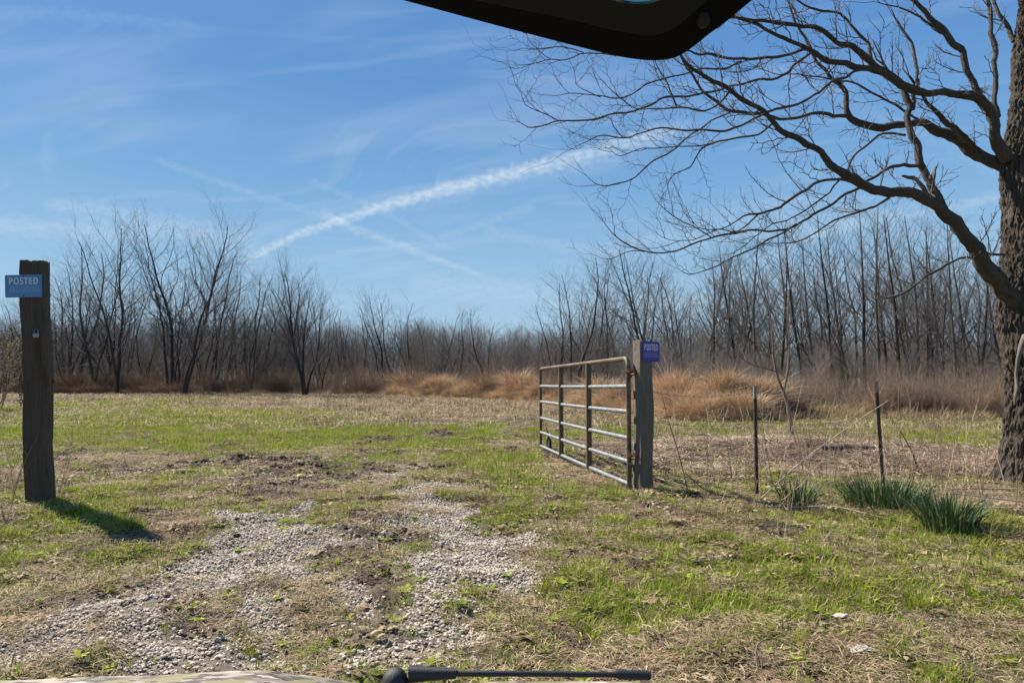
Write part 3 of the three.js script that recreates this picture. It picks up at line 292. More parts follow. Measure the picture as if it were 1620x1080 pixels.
const SHAPES = {
  t: { h: 12, r: .135, stems: [[0, 0]], o: { seg: [1, .5, .4, .35], wig: [.09, .2, .3, .4], up: [.02, .1, .06, .05], sides: [7, 4, 3, 3], kids: [22, 6, 3], t0: [.26, .2, .2], ang: [.75, .6, .6], ratio: [.34, .42, .5], fall: [.72, .4, .4], rr: [.4, .6, .78], taper: [.86, .75, .7, .6] } },
  m: { h: 10, r: .115, stems: [[0, 0], [.08, 2]], o: { seg: [.8, .45, .35, .3], wig: [.26, .4, .5, .55], up: [.035, .07, .04, .03], sides: [7, 4, 3, 3], kids: [16, 7, 3], t0: [.25, .2, .2], ang: [.8, .7, .7], ratio: [.36, .45, .5], fall: [.6, .4, .4], rr: [.42, .6, .78], taper: [.85, .75, .7, .6] } },
  f: { h: 14, r: .17, stems: [[.04, 1], [.2, 3.6]], o: { seg: [.9, .5, .4, .35], wig: [.34, .42, .5, .55], up: [.04, .07, .05, .03], sides: [8, 5, 3, 3], kids: [20, 8, 4], t0: [.22, .2, .2], ang: [.72, .6, .6], ratio: [.42, .42, .45], fall: [.55, .4, .4], rr: [.44, .56, .72], taper: [.85, .78, .7, .6] } },
  s: { h: 6.5, r: .06, stems: [[.05, 0], [.15, 2.1], [.2, 4.3]], o: { seg: [.5, .35, .28, .25], wig: [.35, .45, .5, .55], up: [.03, .04, .03, .02], sides: [5, 4, 3, 3], kids: [12, 6, 2], t0: [.15, .15, .2], ang: [.85, .8, .8], ratio: [.38, .45, .5], fall: [.5, .4, .4], rr: [.5, .55, .65], taper: [.85, .75, .7, .6] } },
  V: { h: 11, r: .17, stems: [[.1, 0], [.13, 3.1], [.22, 1.4], [.24, 4.6]], o: { seg: [.7, .45, .35, .3], wig: [.26, .34, .4, .5], up: [.03, .08, .05, .03], sides: [8, 5, 3, 3], kids: [17, 7, 4], t0: [.25, .18, .2], ang: [.6, .55, .6], ratio: [.48, .42, .45], fall: [.5, .4, .4], rr: [.45, .58, .72], taper: [.86, .76, .7, .6] } },
};
function growTree(seed, shape) {
  const r = rng(seed), sink = [new Geo(), new Geo()];
  shape.stems.forEach(([tilt, a], i) => limb(sink, r, V(Math.cos(a) * tilt * .25, -.15, Math.sin(a) * tilt * .25), V(Math.cos(a) * tilt, 1, Math.sin(a) * tilt).normalize(), shape.h * (i ? .8 + .15 * r() : 1), shape.r * (i ? .75 : 1), 0, shape.o));
  const trunk = sink[0].build(), crown = sink[1].build(); crown.computeBoundingBox(); return { trunk, crown, h: crown.boundingBox.max.y };
}
const trunkMats = [[.05, .044, .04], [.062, .053, .047], [.13, .118, .105]].map((c) => std({ color: new THREE.Color().setRGB(...c), map: rep(barkMap, 1.2, .5), roughness: 1 }));
const twigMats = [[.1, .087, .079], [.125, .108, .097], [.1, .083, .075]].map((c) => std({ color: new THREE.Color().setRGB(...c), roughness: 1 }));
{
  const protos = {}; const variants = { t: 3, m: 3, s: 2, f: 2, V: 1 };
  let seed = 40; for (const k in variants) protos[k] = [...Array(variants[k])].map(() => growTree(seed++, SHAPES[k]));
  const own = { F: ['tallest bare tree with an open spreading crown at the wood edge across the field', 'tall spreading field tree'], V: ['bare tree with twin dark trunks forking low, standing alone before the wood edge', 'twin trunk tree'] };
  const r = rng(77), first = {};
  for (const [x, z, h, kind] of TREES) {
    const k = kind === 'F' ? 'f' : kind, v = Math.floor(r() * protos[k].length), p = protos[k][v], id = k + v; let t;
    const right = x / -z > .05;
    const label = own[kind]?.[0] ?? { t: 'slender straight trunked bare tree in the stand behind the orange grass bank', f: right ? 'broad forked bare tree rising above the wood behind the steel gate' : 'forked bare tree with a wide crown at the wood edge beyond the green field', m: right ? 'mid sized bare tree in the wood behind the steel gate and fence' : 'mid sized bare tree in the wood edge across the open field', s: right ? 'scraggly small bare tree in the wood behind the gate' : 'scraggly small many stemmed bare tree at the field wood edge' }[k];
    if (!first[id]) { t = first[id] = thing('bare_tree', label, 'tree'); put('trunk', p.trunk, trunkMats[v % 3], t); put('crown', p.crown, twigMats[v % 3], t); } else { t = copyOf(first[id]); }
    t.userData.label = label; if (!own[kind]) t.userData.group = { t: 'slender trees behind the grass bank', f: 'forked trees of the wood edge', m: 'mid sized trees of the wood edge', s: 'scraggly trees of the wood edge' }[k] + (right ? ' by the gate' : ' across the field'); else delete t.userData.group;
    const s = h * (right ? 1.14 : 1.09) / p.h; t.position.set(x, relief(x, z), z); t.scale.setScalar(s); t.rotation.set((r() - .5) * .05, r() * 6.28, (r() - .5) * .05);
  }
  // far wood behind, one mass
  const far = (sd, sh) => { const g = growTree(sd, sh); return [mergeGeometries([g.trunk, g.crown]), g.h]; };
  const lowT = JSON.parse(JSON.stringify(SHAPES.t)), lowM = JSON.parse(JSON.stringify(SHAPES.m)); for (const s of [lowT, lowM]) { s.o.kids = [18, 8, 3]; s.o.sides = [4, 3, 3, 3]; s.o.seg = [2, 1, 1, 1]; s.r *= 1.1; s.o.rr = [.42, .62, .82]; }
  [lowT, lowM].forEach((sh, q) => {
    const [g, h] = far(90 + q, sh), list = []; const r2 = rng(500 + q);
    for (let i = 0; i < 900; i++) { const ratio = (r2() * 2 - 1) * 1.2, e = edge(ratio) + 9 + r2() * 75, x = ratio * e, H = clamp((ratio > .1 ? .105 : ratio < -.3 ? .112 : ratio < -.12 ? .105 : .1) * e * (.6 + .5 * r2()), 3, 15); const k = .7 + .5 * r2(); list.push([x, relief(x, -e), -e, H / h, r2() * 6.28, 0, [.17 * k, .152 * k, .142 * k], 1]); }
    instances('far_wood', 'distant grey leafless wood closing off the field', 'wood', g, std({ color: 0xffffff, roughness: 1 }), list);
  });
}
function edge(ratio) { const T = [[-1.2, 66], [-.66, 64], [-.33, 60], [-.19, 57], [-.06, 53], [.045, 46], [.12, 33], [.21, 24.5], [.29, 22], [.49, 23.5], [.63, 22.5], [1.2, 22]]; for (let i = 1; i < T.length; i++) if (ratio < T[i][0]) return lerp(T[i - 1][1], T[i][1], (ratio - T[i - 1][0]) / (T[i][0] - T[i - 1][0])); return 22; }
// undergrowth: twiggy brush along the wood edge, one mass
{
  const O = { seg: [.35, .3, .25], wig: [.45, .55, .6], up: [.05, .03, .02], sides: [3, 3, 3], kids: [7, 3], t0: [.2, .2], ang: [.7, .8], ratio: [.42, .5], fall: [.4, .4], rr: [.6, .7], taper: [.7, .6, .6] };
  for (const q of [0, 1, 2]) {
    const r = rng(610 + q), sink = [new Geo(), new Geo()]; for (let i = 0; i < 11; i++) { const a = r() * 6.28, t = .15 + .5 * r(); limb(sink, r, V(Math.cos(a) * .25 * r(), -.05, Math.sin(a) * .25 * r()), V(Math.cos(a) * t, 1, Math.sin(a) * t).normalize(), 1.2 + .9 * r(), .014, 0, O); }
    const g = mergeGeometries([sink[0].build(), sink[1].build()]), list = [], r2 = rng(620 + q);
    for (let i = 0; i < 1080; i++) {
      const ratio = (r2() * 2 - 1) * 1.1, back = r2(), e0 = edge(ratio), e = e0 + .3 + back * back * (e0 > 40 ? 16 : 14), x = ratio * e; const k = .55 + .8 * r2(), red = r2() * (1 - .5 * back);
      if (ratio > .19 && ratio < .37 && back < .3) continue; const pt = n2(x * .3 + 4, e * .3); if (pt < -.15 && r2() < .8) continue;
      const s = (.45 + .8 * r2() + .3 * pt) * (1 + .4 * back) * (e0 > 40 ? .8 : .52); list.push([x, relief(x, -e), -e, s, r2() * 6.28, 0, [lerp(.2, .27, red) * k, lerp(.155, .16, red) * k, lerp(.115, .1, red) * k], .8 + .6 * r2()]);
    }
    instances('brush_thicket', 'tangled brown leafless brush along the foot of the wood', 'brush', g, std({ color: 0xffffff, roughness: 1 }), list);
  }
  // orange broomsedge banks and brown weeds in front of the wood
  const mk = (seed, n, h, sp, bend, w) => tuft(seed, n, h, sp, bend, w, 4), banks = [];
  const r = rng(640), tan = (k) => [.54 * k, .385 * k, .245 * k], brn = (k) => [.24 * k, .165 * k, .105 * k], pal = (k) => [.45 * k, .34 * k, .2 * k];
  const bank = (n, a0, a1, off0, off1, s0, s1, col, lump, heap = 0) => { for (let i = 0; i < n; i++) { const ratio = lerp(a0, a1, r()), t = r(), e = edge(ratio) + lerp(off0, off1, t), x = ratio * e, m = .75 + .5 * n2(x * lump, e * lump); const hump = heap * Math.pow(Math.sin(Math.PI * clamp(t, .02, .98)), .8) * clamp(.55 + .75 * n2(x * lump * .8 + 3, e * lump), .1, 1.2) * ss(Math.min(ratio - a0, a1 - ratio), 0, .02); banks.push([x, relief(x, -e) + hump * (.35 + .65 * r()), -e, lerp(s0, s1, r()) * m * (.65 + .6 * t), r() * 6.28, (r() - .5) * (heap ? 1.7 : .5) - .1, col(.55 + .85 * r()), 1, .25 * n2(x * .6, e * .6 + 30)]); } };
  bank(4200, .2, .375, -1.6, 3.8, .55, 1.15, tan, .5, 1.05); bank(2000, .06, .22, -2, 4, .6, 1.1, tan, .4, .7); bank(900, .37, .8, -1, 1.5, .3, .75, pal, .6); bank(500, .36, .8, 0, 3, .5, 1, brn, .5);
  bank(2600, -.18, .06, -1.5, 4, .8, 1.6, tan, .25, 1); bank(900, -.7, -.17, -1.5, 3, .7, 1.3, brn, .3); bank(700, -.68, -.48, -2.5, 1.5, 1.1, 1.9, brn, .3); bank(700, -.6, .05, -5, -1, .25, .5, pal, .3);
  [0, 1].forEach((q) => instances('tall_dry_grass', 'bank of tall orange tan dead grass in front of the wood', 'dry grass', mk(70 + q, 26, 1, .3, .85, .017), strawMat, banks.filter((_, i) => i % 2 === q)));
}
console.log('wood done');

// ------------------------------------------------------------------ the large tree by the fence
{
  const bark = std({ color: new THREE.Color().setRGB(.08, .066, .055), map: rep(barkMap, 1.6, 1.1), bumpMap: rep(barkBump, 1.6, 1.1), bumpScale: .012, roughness: 1 });
  const limbMat = std({ color: new THREE.Color().setRGB(.165, .142, .12), map: rep(barkMap, 5, 3), bumpMap: rep(barkBump, 5, 3), bumpScale: .014, roughness: 1 });
  const twigMat = std({ color: new THREE.Color().setRGB(.105, .09, .077), roughness: 1 });
  const t = thing('shade_tree', 'large old bare tree with furrowed bark and long limbs reaching over the fence', 'tree', null, 0, 0, 0);
  const [P, R] = spline(TRUNK, .03), S = 260, pos = [], uv = [], ix = [], col = []; let len = 0;
  P.forEach((c, k) => {
    if (k) len += c.distanceTo(P[k - 1]);
    for (let s = 0; s <= S; s++) {
      const a = s / S * 2 * Math.PI, ca = Math.cos(a), sa = Math.sin(a); let r = R[k] * .93; const x = ca * .34, z = sa * .34, y = c.y;
      const wx = x + .05 * n3(x * 3, y * 1.5, z * 3), wz = z + .05 * n3(x * 3 + 9, y * 1.5, z * 3), pl = .9 + .5 * n3(x * 2.2, y * .9, z * 2.2 + 7), v = Math.min(Math.abs(n3(wx * 15, y * 1.9, wz * 15)), .55 * Math.abs(n3(wx * 8 + 30, y * 7, wz * 8)) + .1) * 1.25 * pl, v2 = Math.abs(n3(wx * 31 + 4, y * 11, wz * 31));
      r += (0.052 * Math.min(v * 1.7, .75) + .016 * Math.min(v2 * 1.5, .8) - .03) * Math.min(1, R[k] / .28) + .035 * n3(x * 1.6, y * .8, z * 1.6);
      if (y < .55) r *= 1 + .2 * Math.pow(1 - clamp((y + .1) / .65, 0, 1), 2) * (1 + .55 * Math.cos(5 * a + 1.2));
      pos.push(c.x + .1 + ca * r, y, c.z + sa * r); uv.push(a * .34, len);
      const j = 1 + .25 * n3(x * 8, y * 2, z * 8) + .18 * n3(x * 2, y * .6, z * 2 + 5); col.push(j, j * .985, j * .96);
    }
  });
  for (let k = 0; k < P.length - 1; k++) for (let s = 0; s < S; s++) { const a = k * (S + 1) + s; ix.push(a, a + S + 1, a + 1, a + 1, a + S + 1, a + S + 2); }
  const g = new THREE.BufferGeometry(); g.setAttribute('position', new THREE.Float32BufferAttribute(pos, 3)); g.setAttribute('uv', new THREE.Float32BufferAttribute(uv, 2)); g.setAttribute('color', new THREE.Float32BufferAttribute(col, 3)); g.setIndex(ix); g.computeVertexNormals();
  bark.vertexColors = true; put('trunk', g, bark, t);
  const r = rng(900);
  const fine = (sink, p, d, len, rad, lvl) => {
    const n = lvl ? 4 : 9, Q = [p.clone()], RR = [rad], q = p.clone(), dir = d.clone(); let turn = r() < .5 ? 1 : -1; const side = V(r() - .5, r() - .5, r() - .5).cross(dir).normalize();
    for (let k = 1; k <= n; k++) { dir.addScaledVector(side, turn * (.2 + .45 * r())); dir.y += .05 + .05 * (k / n); dir.x += (r() - .5) * .2; dir.z += (r() - .5) * .2; dir.normalize(); turn = -turn; q.addScaledVector(dir, len / n * (.7 + .6 * r())); Q.push(q.clone()); RR.push(rad * (1 - .55 * k / n)); if (lvl < 2 && k > 1 && r() < (lvl ? .35 : .72)) { const s2 = side.clone().multiplyScalar(-turn).addScaledVector(V(r() - .5, r() - .3, r() - .5), .8).normalize(); fine(sink, q.clone(), dir.clone().multiplyScalar(.75).addScaledVector(s2, .75).normalize(), len * (lvl ? .45 : .38) * (.5 + .8 * r()), rad * .62, lvl + 1); } }
    sink.tube(Q, RR, lvl ? 3 : 4, false);
  };
  LIMBS.forEach((arr) => {
    const [Q, RR] = spline(arr, .05), gg = new Geo(), k0 = LIMBS.indexOf(arr) * 5.1; RR.forEach((q, i) => { RR[i] = q * (q > .018 ? .71 : .8) * (1 + .22 * Math.pow(Math.max(0, n2(i * .21 + k0, 3)), 3)); }); Q.forEach((q, i) => { if (!i) return; const a = Math.min(RR[i] * .7 + .006, .024) * Math.min(1, i / 4); q.x += a * (n2(i * .12 + k0, 1) + .35 * n2(i * .33 + k0, 8)); q.y += a * (n2(i * .12 + k0, 5) + .35 * n2(i * .33 + k0, 12)); }); gg.tube(Q, RR, RR[0] > .03 ? 30 : RR[0] > .02 ? 9 : 6, true, .2);
    const l = put('limb', gg.build(), limbMat, t), tw = new Geo(); let next = .15 + .2 * r(), run = 0;
    for (let k = 1; k < Q.length - 1; k++) {
      run += Q[k].distanceTo(Q[k - 1]); if (run < next) continue; run = 0; const big = RR[k] > .03; next = (big ? .24 : .15) * (.6 + .8 * r());
      const T = Q[k + 1].clone().sub(Q[k]).normalize(), s = V(r() - .5, r() - .42, r() - .5).cross(T).normalize(), d = T.multiplyScalar(big ? .35 : .75).addScaledVector(s, .75).normalize();
      fine(tw, Q[k].clone(), d, (big ? .36 : .46) * (.35 + .9 * r()), clamp(RR[k] * .45, .0036, .0075), 0);
    }
    const e = Q.length - 1; for (let i = 0; i < 2; i++) fine(tw, Q[e].clone(), Q[e].clone().sub(Q[e - 2]).normalize().addScaledVector(V(r() - .5, r() - .5, r() - .5), .6).normalize(), .25 + .3 * r(), RR[e] * .85, 1);
    const m = put('twig_spray', tw.build(), twigMat, l); m.userData.kind = 'stuff';
  });
  const hb = new Geo(); hb.tube([V(5.5, 1.62, -7.42), V(5.42, 1.5, -7.38), V(5.36, 1.36, -7.36), V(5.33, 1.2, -7.35), V(5.34, 1.06, -7.35), V(5.3, .95, -7.34), V(5.29, .88, -7.34)], [.03, .026, .02, .016, .021, .014, .006], 7, true, .3);
  const h = put('hanging_bark', hb.build(), std({ color: new THREE.Color().setRGB(.19, .16, .13), map: rep(barkMap, 4, 2), roughness: 1 }), t); h.userData.label = 'pale peeled strip of bark hanging beside the trunk';
}
// sapling behind the fence
{
  const t = thing('sapling', 'thin forked grey sapling standing alone between the fence and the orange grass bank', 'tree'), m = std({ color: new THREE.Color().setRGB(.15, .12, .1), roughness: 1 }), r = rng(31);
  SAPLING.forEach((a, i) => { const [Q, R0] = spline(a, .12), RR = R0.map((q) => q * .68), g = new Geo(); g.tube(Q, RR, 6, true, .1); const b = put(i ? 'branch' : 'trunk', g.build(), m, t); if (!i) return; const tw = new Geo(); for (let k = 3; k < Q.length - 1; k += 2) { const d = V(r() - .5, .3 + r() * .5, r() - .5).normalize(), n = 4, W = [Q[k].clone()], q = Q[k].clone(); for (let j = 0; j < n; j++) { d.x += (r() - .5) * .4; d.y += .08; d.normalize(); q.addScaledVector(d, .14 + .1 * r()); W.push(q.clone()); } tw.tube(W, W.map((_, j) => RR[k] * .5 * (1 - j / 6)), 4, false); } const s = put('twig_spray', tw.build(), m, b); s.userData.kind = 'stuff'; });
}
console.log('tree done');

// ------------------------------------------------------------------ gate posts, signs, lock and chain
function roughPost(w, h, d, seed, mat, name, label, x, y, z, ry, rz) {
  const g = new THREE.BoxGeometry(w, h, d, 14, 90, 12).translate(0, h / 2 - .12, 0), p = g.attributes.position, o = seed * 7.3, u = g.attributes.uv;
  for (let i = 0; i < p.count; i++) {
    let a = p.getX(i), b = p.getY(i), c = p.getZ(i); const ex = Math.abs(a) / (w / 2), ez = Math.abs(c) / (d / 2), corner = ss(Math.min(ex, ez), .8, 1.0);
    const k = 1 - .05 * corner * (1 + .6 * n2(b * 6 + o, a * 9)); const crack = Math.pow(Math.max(0, 1 - Math.abs(n2(a * 26 + o + c * 20, b * .8)) * 9), 2) * .006, j = .004 * n3(a * 20 + o, b * 2.2, c * 20);
    const nx = ex > .999 ? Math.sign(a) : 0, nz = ez > .999 ? Math.sign(c) : 0;
    p.setXYZ(i, a * k + nx * (j - crack) + .012 * n2(b * .9 + o, 3), b + (b > h - .13 ? .012 * n2(a * 14 + o, c * 14) : 0), c * k + nz * (j - crack)); u.setXY(i, ex > .999 ? c : a, b);
  }
  g.computeVertexNormals(); const m = put(name, g, mat); tag(m, label, 'post'); m.position.set(x, y, z); m.rotation.set(0, ry, rz, 'YXZ'); m.updateMatrixWorld(); return m;
}
const woodDark = std({ color: new THREE.Color().setRGB(.1, .082, .06), map: rep(woodMap, 2.2, .7), bumpMap: rep(woodBump, 2.2, .7), bumpScale: .006, roughness: .95 });
const woodGrey = std({ color: new THREE.Color().setRGB(.2, .18, .155), map: rep(woodMap, 2.6, .8), bumpMap: rep(woodBump, 2.6, .8), bumpScale: .007, roughness: .95 });
const leftPost = roughPost(.205, 2.38, .16, 1, woodDark, 'gate_post', 'tall leaning dark timber post with padlock and chain, holding a blue sign', -4.38, -.01, -6.53, .24, .058);
const rightPost = roughPost(.15, 1.66, .15, 2, woodGrey, 'gate_post', 'shorter weathered grey timber post that the steel gate hangs from', 1.325, 0, -7.1, .36, -.012);
function printTexture(w, h, draw) { const c = document.createElement('canvas'); c.width = w; c.height = h; draw(c.getContext('2d'), w, h); const t = new THREE.CanvasTexture(c); t.colorSpace = THREE.SRGBColorSpace; return t; }
function roundRect(w, h, r) { const s = new THREE.Shape(); s.moveTo(-w / 2 + r, -h / 2); s.lineTo(w / 2 - r, -h / 2); s.quadraticCurveTo(w / 2, -h / 2, w / 2, -h / 2 + r); s.lineTo(w / 2, h / 2 - r); s.quadraticCurveTo(w / 2, h / 2, w / 2 - r, h / 2); s.lineTo(-w / 2 + r, h / 2); s.quadraticCurveTo(-w / 2, h / 2, -w / 2, h / 2 - r); s.lineTo(-w / 2, -h / 2 + r); s.quadraticCurveTo(-w / 2, -h / 2, -w / 2 + r, -h / 2); return s; }
function sign(post, label, w, h, bg, ink, lx, ly, lz, turn) {
  const t = thing('posted_sign', label, 'sign'); const at = post.localToWorld(V(lx, ly, lz)); t.position.copy(at); t.rotation.copy(post.rotation); t.rotation.y += turn;
  const g = new THREE.ExtrudeGeometry(roundRect(w, h, .012), { depth: .002, bevelEnabled: true, bevelSize: .001, bevelThickness: .001, bevelSegments: 1 }); put('panel', g, std({ color: new THREE.Color(bg), roughness: .55 }), t);
  const tex = printTexture(384, Math.round(384 * h / w), (c, W, H) => {
    c.fillStyle = bg; c.fillRect(0, 0, W, H); const r = rng(5); for (let i = 0; i < 260; i++) { c.fillStyle = `rgba(${r() < .5 ? '255,255,255' : '20,25,50'},${.05 * r()})`; c.fillRect(r() * W, r() * H, 4 + r() * 60, 1 + r() * 4); }
    c.fillStyle = ink; c.textAlign = 'center'; c.font = `bold ${Math.round(W * .24)}px sans-serif`; c.save(); c.translate(W / 2, H * .43); c.scale(1, 1.9 * H / W); c.fillText('POSTED', 0, 0, W * .86); c.restore(); c.globalAlpha = .5;
    for (const [y, a, hh] of [[.52, .74, .025], [.6, .8, .03], [.68, .82, .03], [.76, .8, .03]]) for (let x = W * (.5 - a / 2); x < W * (.5 + a / 2);) { const l = W * (.03 + .07 * r()); c.fillRect(x, H * y, l, H * hh); x += l + W * .018; }
  });
  const pr = new THREE.PlaneGeometry(w - .012, h - .012).translate(0, 0, .0042); put('print', pr, std({ map: tex, roughness: .55 }), t);
  for (const s of [-1, 1]) put('nail', new THREE.CylinderGeometry(.005, .005, .004, 10).rotateX(Math.PI / 2).translate(0, s * (h / 2 - .012), .006), std({ color: 0x35302c, metalness: .8, roughness: .6 }), t);
  return t;
}
sign(leftPost, 'faded blue POSTED notice nailed to the tall dark post', .3, .21, '#5580ac', '#b9c4cf', -.062, 2.02, .087, 0);
sign(rightPost, 'purple navy POSTED notice nailed to the weathered gate post', .2, .205, '#4a4290', '#c2c2dc', .042, 1.425, .082, 0);
const rust = std({ color: new THREE.Color().setRGB(.13, .06, .035), metalness: .3, roughness: .85, bumpMap: rep(grainBump, 8), bumpScale: .002 });
const steel = std({ color: new THREE.Color().setRGB(.26, .26, .28), metalness: .85, roughness: .5 });
function chain(label, post, pts) {
  const c = new THREE.CatmullRomCurve3(pts), L = c.getLength(), n = Math.round(L / .024), t = thing('chain', label, 'chain'); t.position.copy(post.position); t.rotation.copy(post.rotation);
  const g = new THREE.TorusGeometry(.012, .0036, 6, 14).scale(1, 1.35, 1);
  for (let i = 0; i <= n; i++) { const m = put('chain_link', g, rust, t), p = c.getPointAt(i / n), d = c.getTangentAt(i / n); m.position.copy(p); m.quaternion.setFromUnitVectors(V(0, 1, 0), d); m.rotateY(i % 2 ? Math.PI / 2 : .2); }
}
chain('rusty chain hanging from the padlock down the front of the dark post', leftPost, [V(.035, 1.52, .098), V(.04, 1.4, .098), V(.055, 1.28, .098), V(.085, 1.17, .1), V(.108, 1.13, .09), V(.118, 1.1, .03), V(.117, 1.13, -.04)]);
chain('rusty chain end hanging down the left edge of the dark post', leftPost, [V(-.112, 1.2, .06), V(-.114, 1.1, .07), V(-.112, 1.0, .07), V(-.114, .93, .065)]);
{
  const t = thing('padlock', 'silver padlock hanging on the front of the dark post', 'padlock'); t.position.copy(leftPost.localToWorld(V(.035, 1.555, .096))); t.rotation.copy(leftPost.rotation);
  put('lock_body', new THREE.ExtrudeGeometry(roundRect(.048, .036, .008), { depth: .018, bevelEnabled: true, bevelSize: .002, bevelThickness: .002, bevelSegments: 2 }).translate(0, 0, -.008), steel, t);
  put('shackle', new THREE.TubeGeometry(new THREE.CatmullRomCurve3([V(-.015, .014, 0), V(-.015, .045, 0), V(0, .062, 0), V(.015, .045, 0), V(.015, .014, 0)]), 20, .004, 8), steel, t);
  put('staple', new THREE.TubeGeometry(new THREE.CatmullRomCurve3([V(-.008, .06, -.02), V(-.008, .055, .012), V(.008, .055, .012), V(.008, .06, -.02)]), 12, .0035, 6), rust, t);
  const b = put('iron_collar', new THREE.BoxGeometry(.05, .07, .05, 3, 3, 3), rust); b.position.copy(leftPost.localToWorld(V(.1, 1.13, .05))); b.rotation.copy(leftPost.rotation); tag(b, 'rusty iron bracket clasped round the corner of the dark post', 'bracket');
}

// ------------------------------------------------------------------ steel tube gate
{
  const t = thing('gate', 'open six bar steel tube gate with pale worn rails and a rusty frame', 'gate', null, 1.19, 0, -7.12); t.rotation.y = Math.atan2(.988, -.156);
  const L = 4.56, B = .085, Tp = 1.36;
  const galv = std({ map: noiseTex(256, (u, v) => { const s = torus(u, v, 6, 14, 2) + .6 * torus(u, v, 30, 40, 7), rusty = torus(u, v, 5, 9, 5) + .5 * torus(u, v, 26, 30, 3) > .5; return rusty ? [92, 66, 52] : [118 + 24 * s, 121 + 24 * s, 122 + 24 * s]; }), roughness: .55, metalness: .25 });
  const paint = std({ map: noiseTex(256, (u, v) => { const s = torus(u, v, 7, 12, 4) + .6 * torus(u, v, 30, 40, 8), k = torus(u, v, 6, 8, 1); return k > .15 ? [96 + 24 * s, 70 + 18 * s, 54 + 14 * s] : k > -.35 ? [92 + 20 * s, 84 + 20 * s, 60 + 14 * s] : [50 + 14 * s, 70 + 14 * s, 54 + 10 * s]; }), roughness: .6, metalness: .2 });
  const c = new THREE.CurvePath(); const rad = .1; const pts = [V(0, B - .03, 0), V(0, Tp - rad, 0)]; for (let i = 1; i <= 6; i++) { const a = i / 6 * Math.PI / 2; pts.push(V(rad - rad * Math.cos(a), Tp - rad + rad * Math.sin(a), 0)); } for (let i = 0; i < 6; i++) { const a = i / 6 * Math.PI / 2; pts.push(V(L - rad + rad * Math.sin(a), Tp - rad + rad * Math.cos(a), 0)); } pts.push(V(L, Tp - rad, 0), V(L, B - .03, 0));
  const fine = []; for (let i = 0; i < pts.length - 1; i++) { const n = Math.max(1, Math.round(pts[i].distanceTo(pts[i + 1]) / .12)); for (let k = 0; k < n; k++) fine.push(pts[i].clone().lerp(pts[i + 1], k / n)); } fine.push(pts[pts.length - 1]);
  const fr = put('frame', new Geo().tube(fine, fine.map(() => .025), 14, true).build(), paint, t); fr.userData.label = 'rust and olive painted outer tube';
  for (const f of [.774, .573, .362, .176, 0]) { const y = B + f * (Tp - B), P = []; for (let k = 0; k <= 20; k++) P.push(V(.0 + L * k / 20, y - .008 * Math.sin(k / 20 * Math.PI), 0)); put('rail', new Geo().tube(P, P.map(() => .0235), 12, false).build(), galv, t); }
  for (const s of [1.52, 3.04]) put('upright', new THREE.BoxGeometry(.05, Tp - B + .01, .062, 1, 8, 1).translate(s, (Tp + B) / 2 - .01, -.006), paint, t);
  for (const y of [.33, 1.17]) { const h = put('hinge', new Geo().tube([V(-.03, y, .0), V(-.03, y + .05, 0)], [.034, .034], 12).tube([V(-.02, y + .025, .0), V(-.14, y + .025, .02)], [.011, .011], 8).build(), rust, t); const w = new Geo(); const r = rng(y * 100 | 0); for (let i = 0; i < 3; i++) { const Q = []; for (let k = 0; k <= 14; k++) { const a = k / 14 * 6.28 * 1.2 + i; Q.push(V(-.07 + .075 * Math.cos(a), y + .04 + i * .012 + .01 * r(), .05 * Math.sin(a))); } w.tube(Q, Q.map(() => .0028), 5); } put('tie_wire', w.build(), rust, h); }
  const w = put('wheel', new THREE.TorusGeometry(.108, .024, 10, 28).translate(0, 0, 0), std({ color: 0x1b1b1b, roughness: .8 }), t); w.position.set(4.2, .118, .06);
  put('rim', new THREE.CylinderGeometry(.09, .09, .02, 24).rotateX(Math.PI / 2), std({ color: 0x3b3d44, roughness: .6, metalness: .5 }), w);
  put('wheel_bracket', new Geo().tube([V(4.2, .118, .06), V(4.2, .3, .05), V(4.3, .42, .03), V(L, .5, .02)], [.012, .012, .012, .012], 8).build(), rust, t);
}

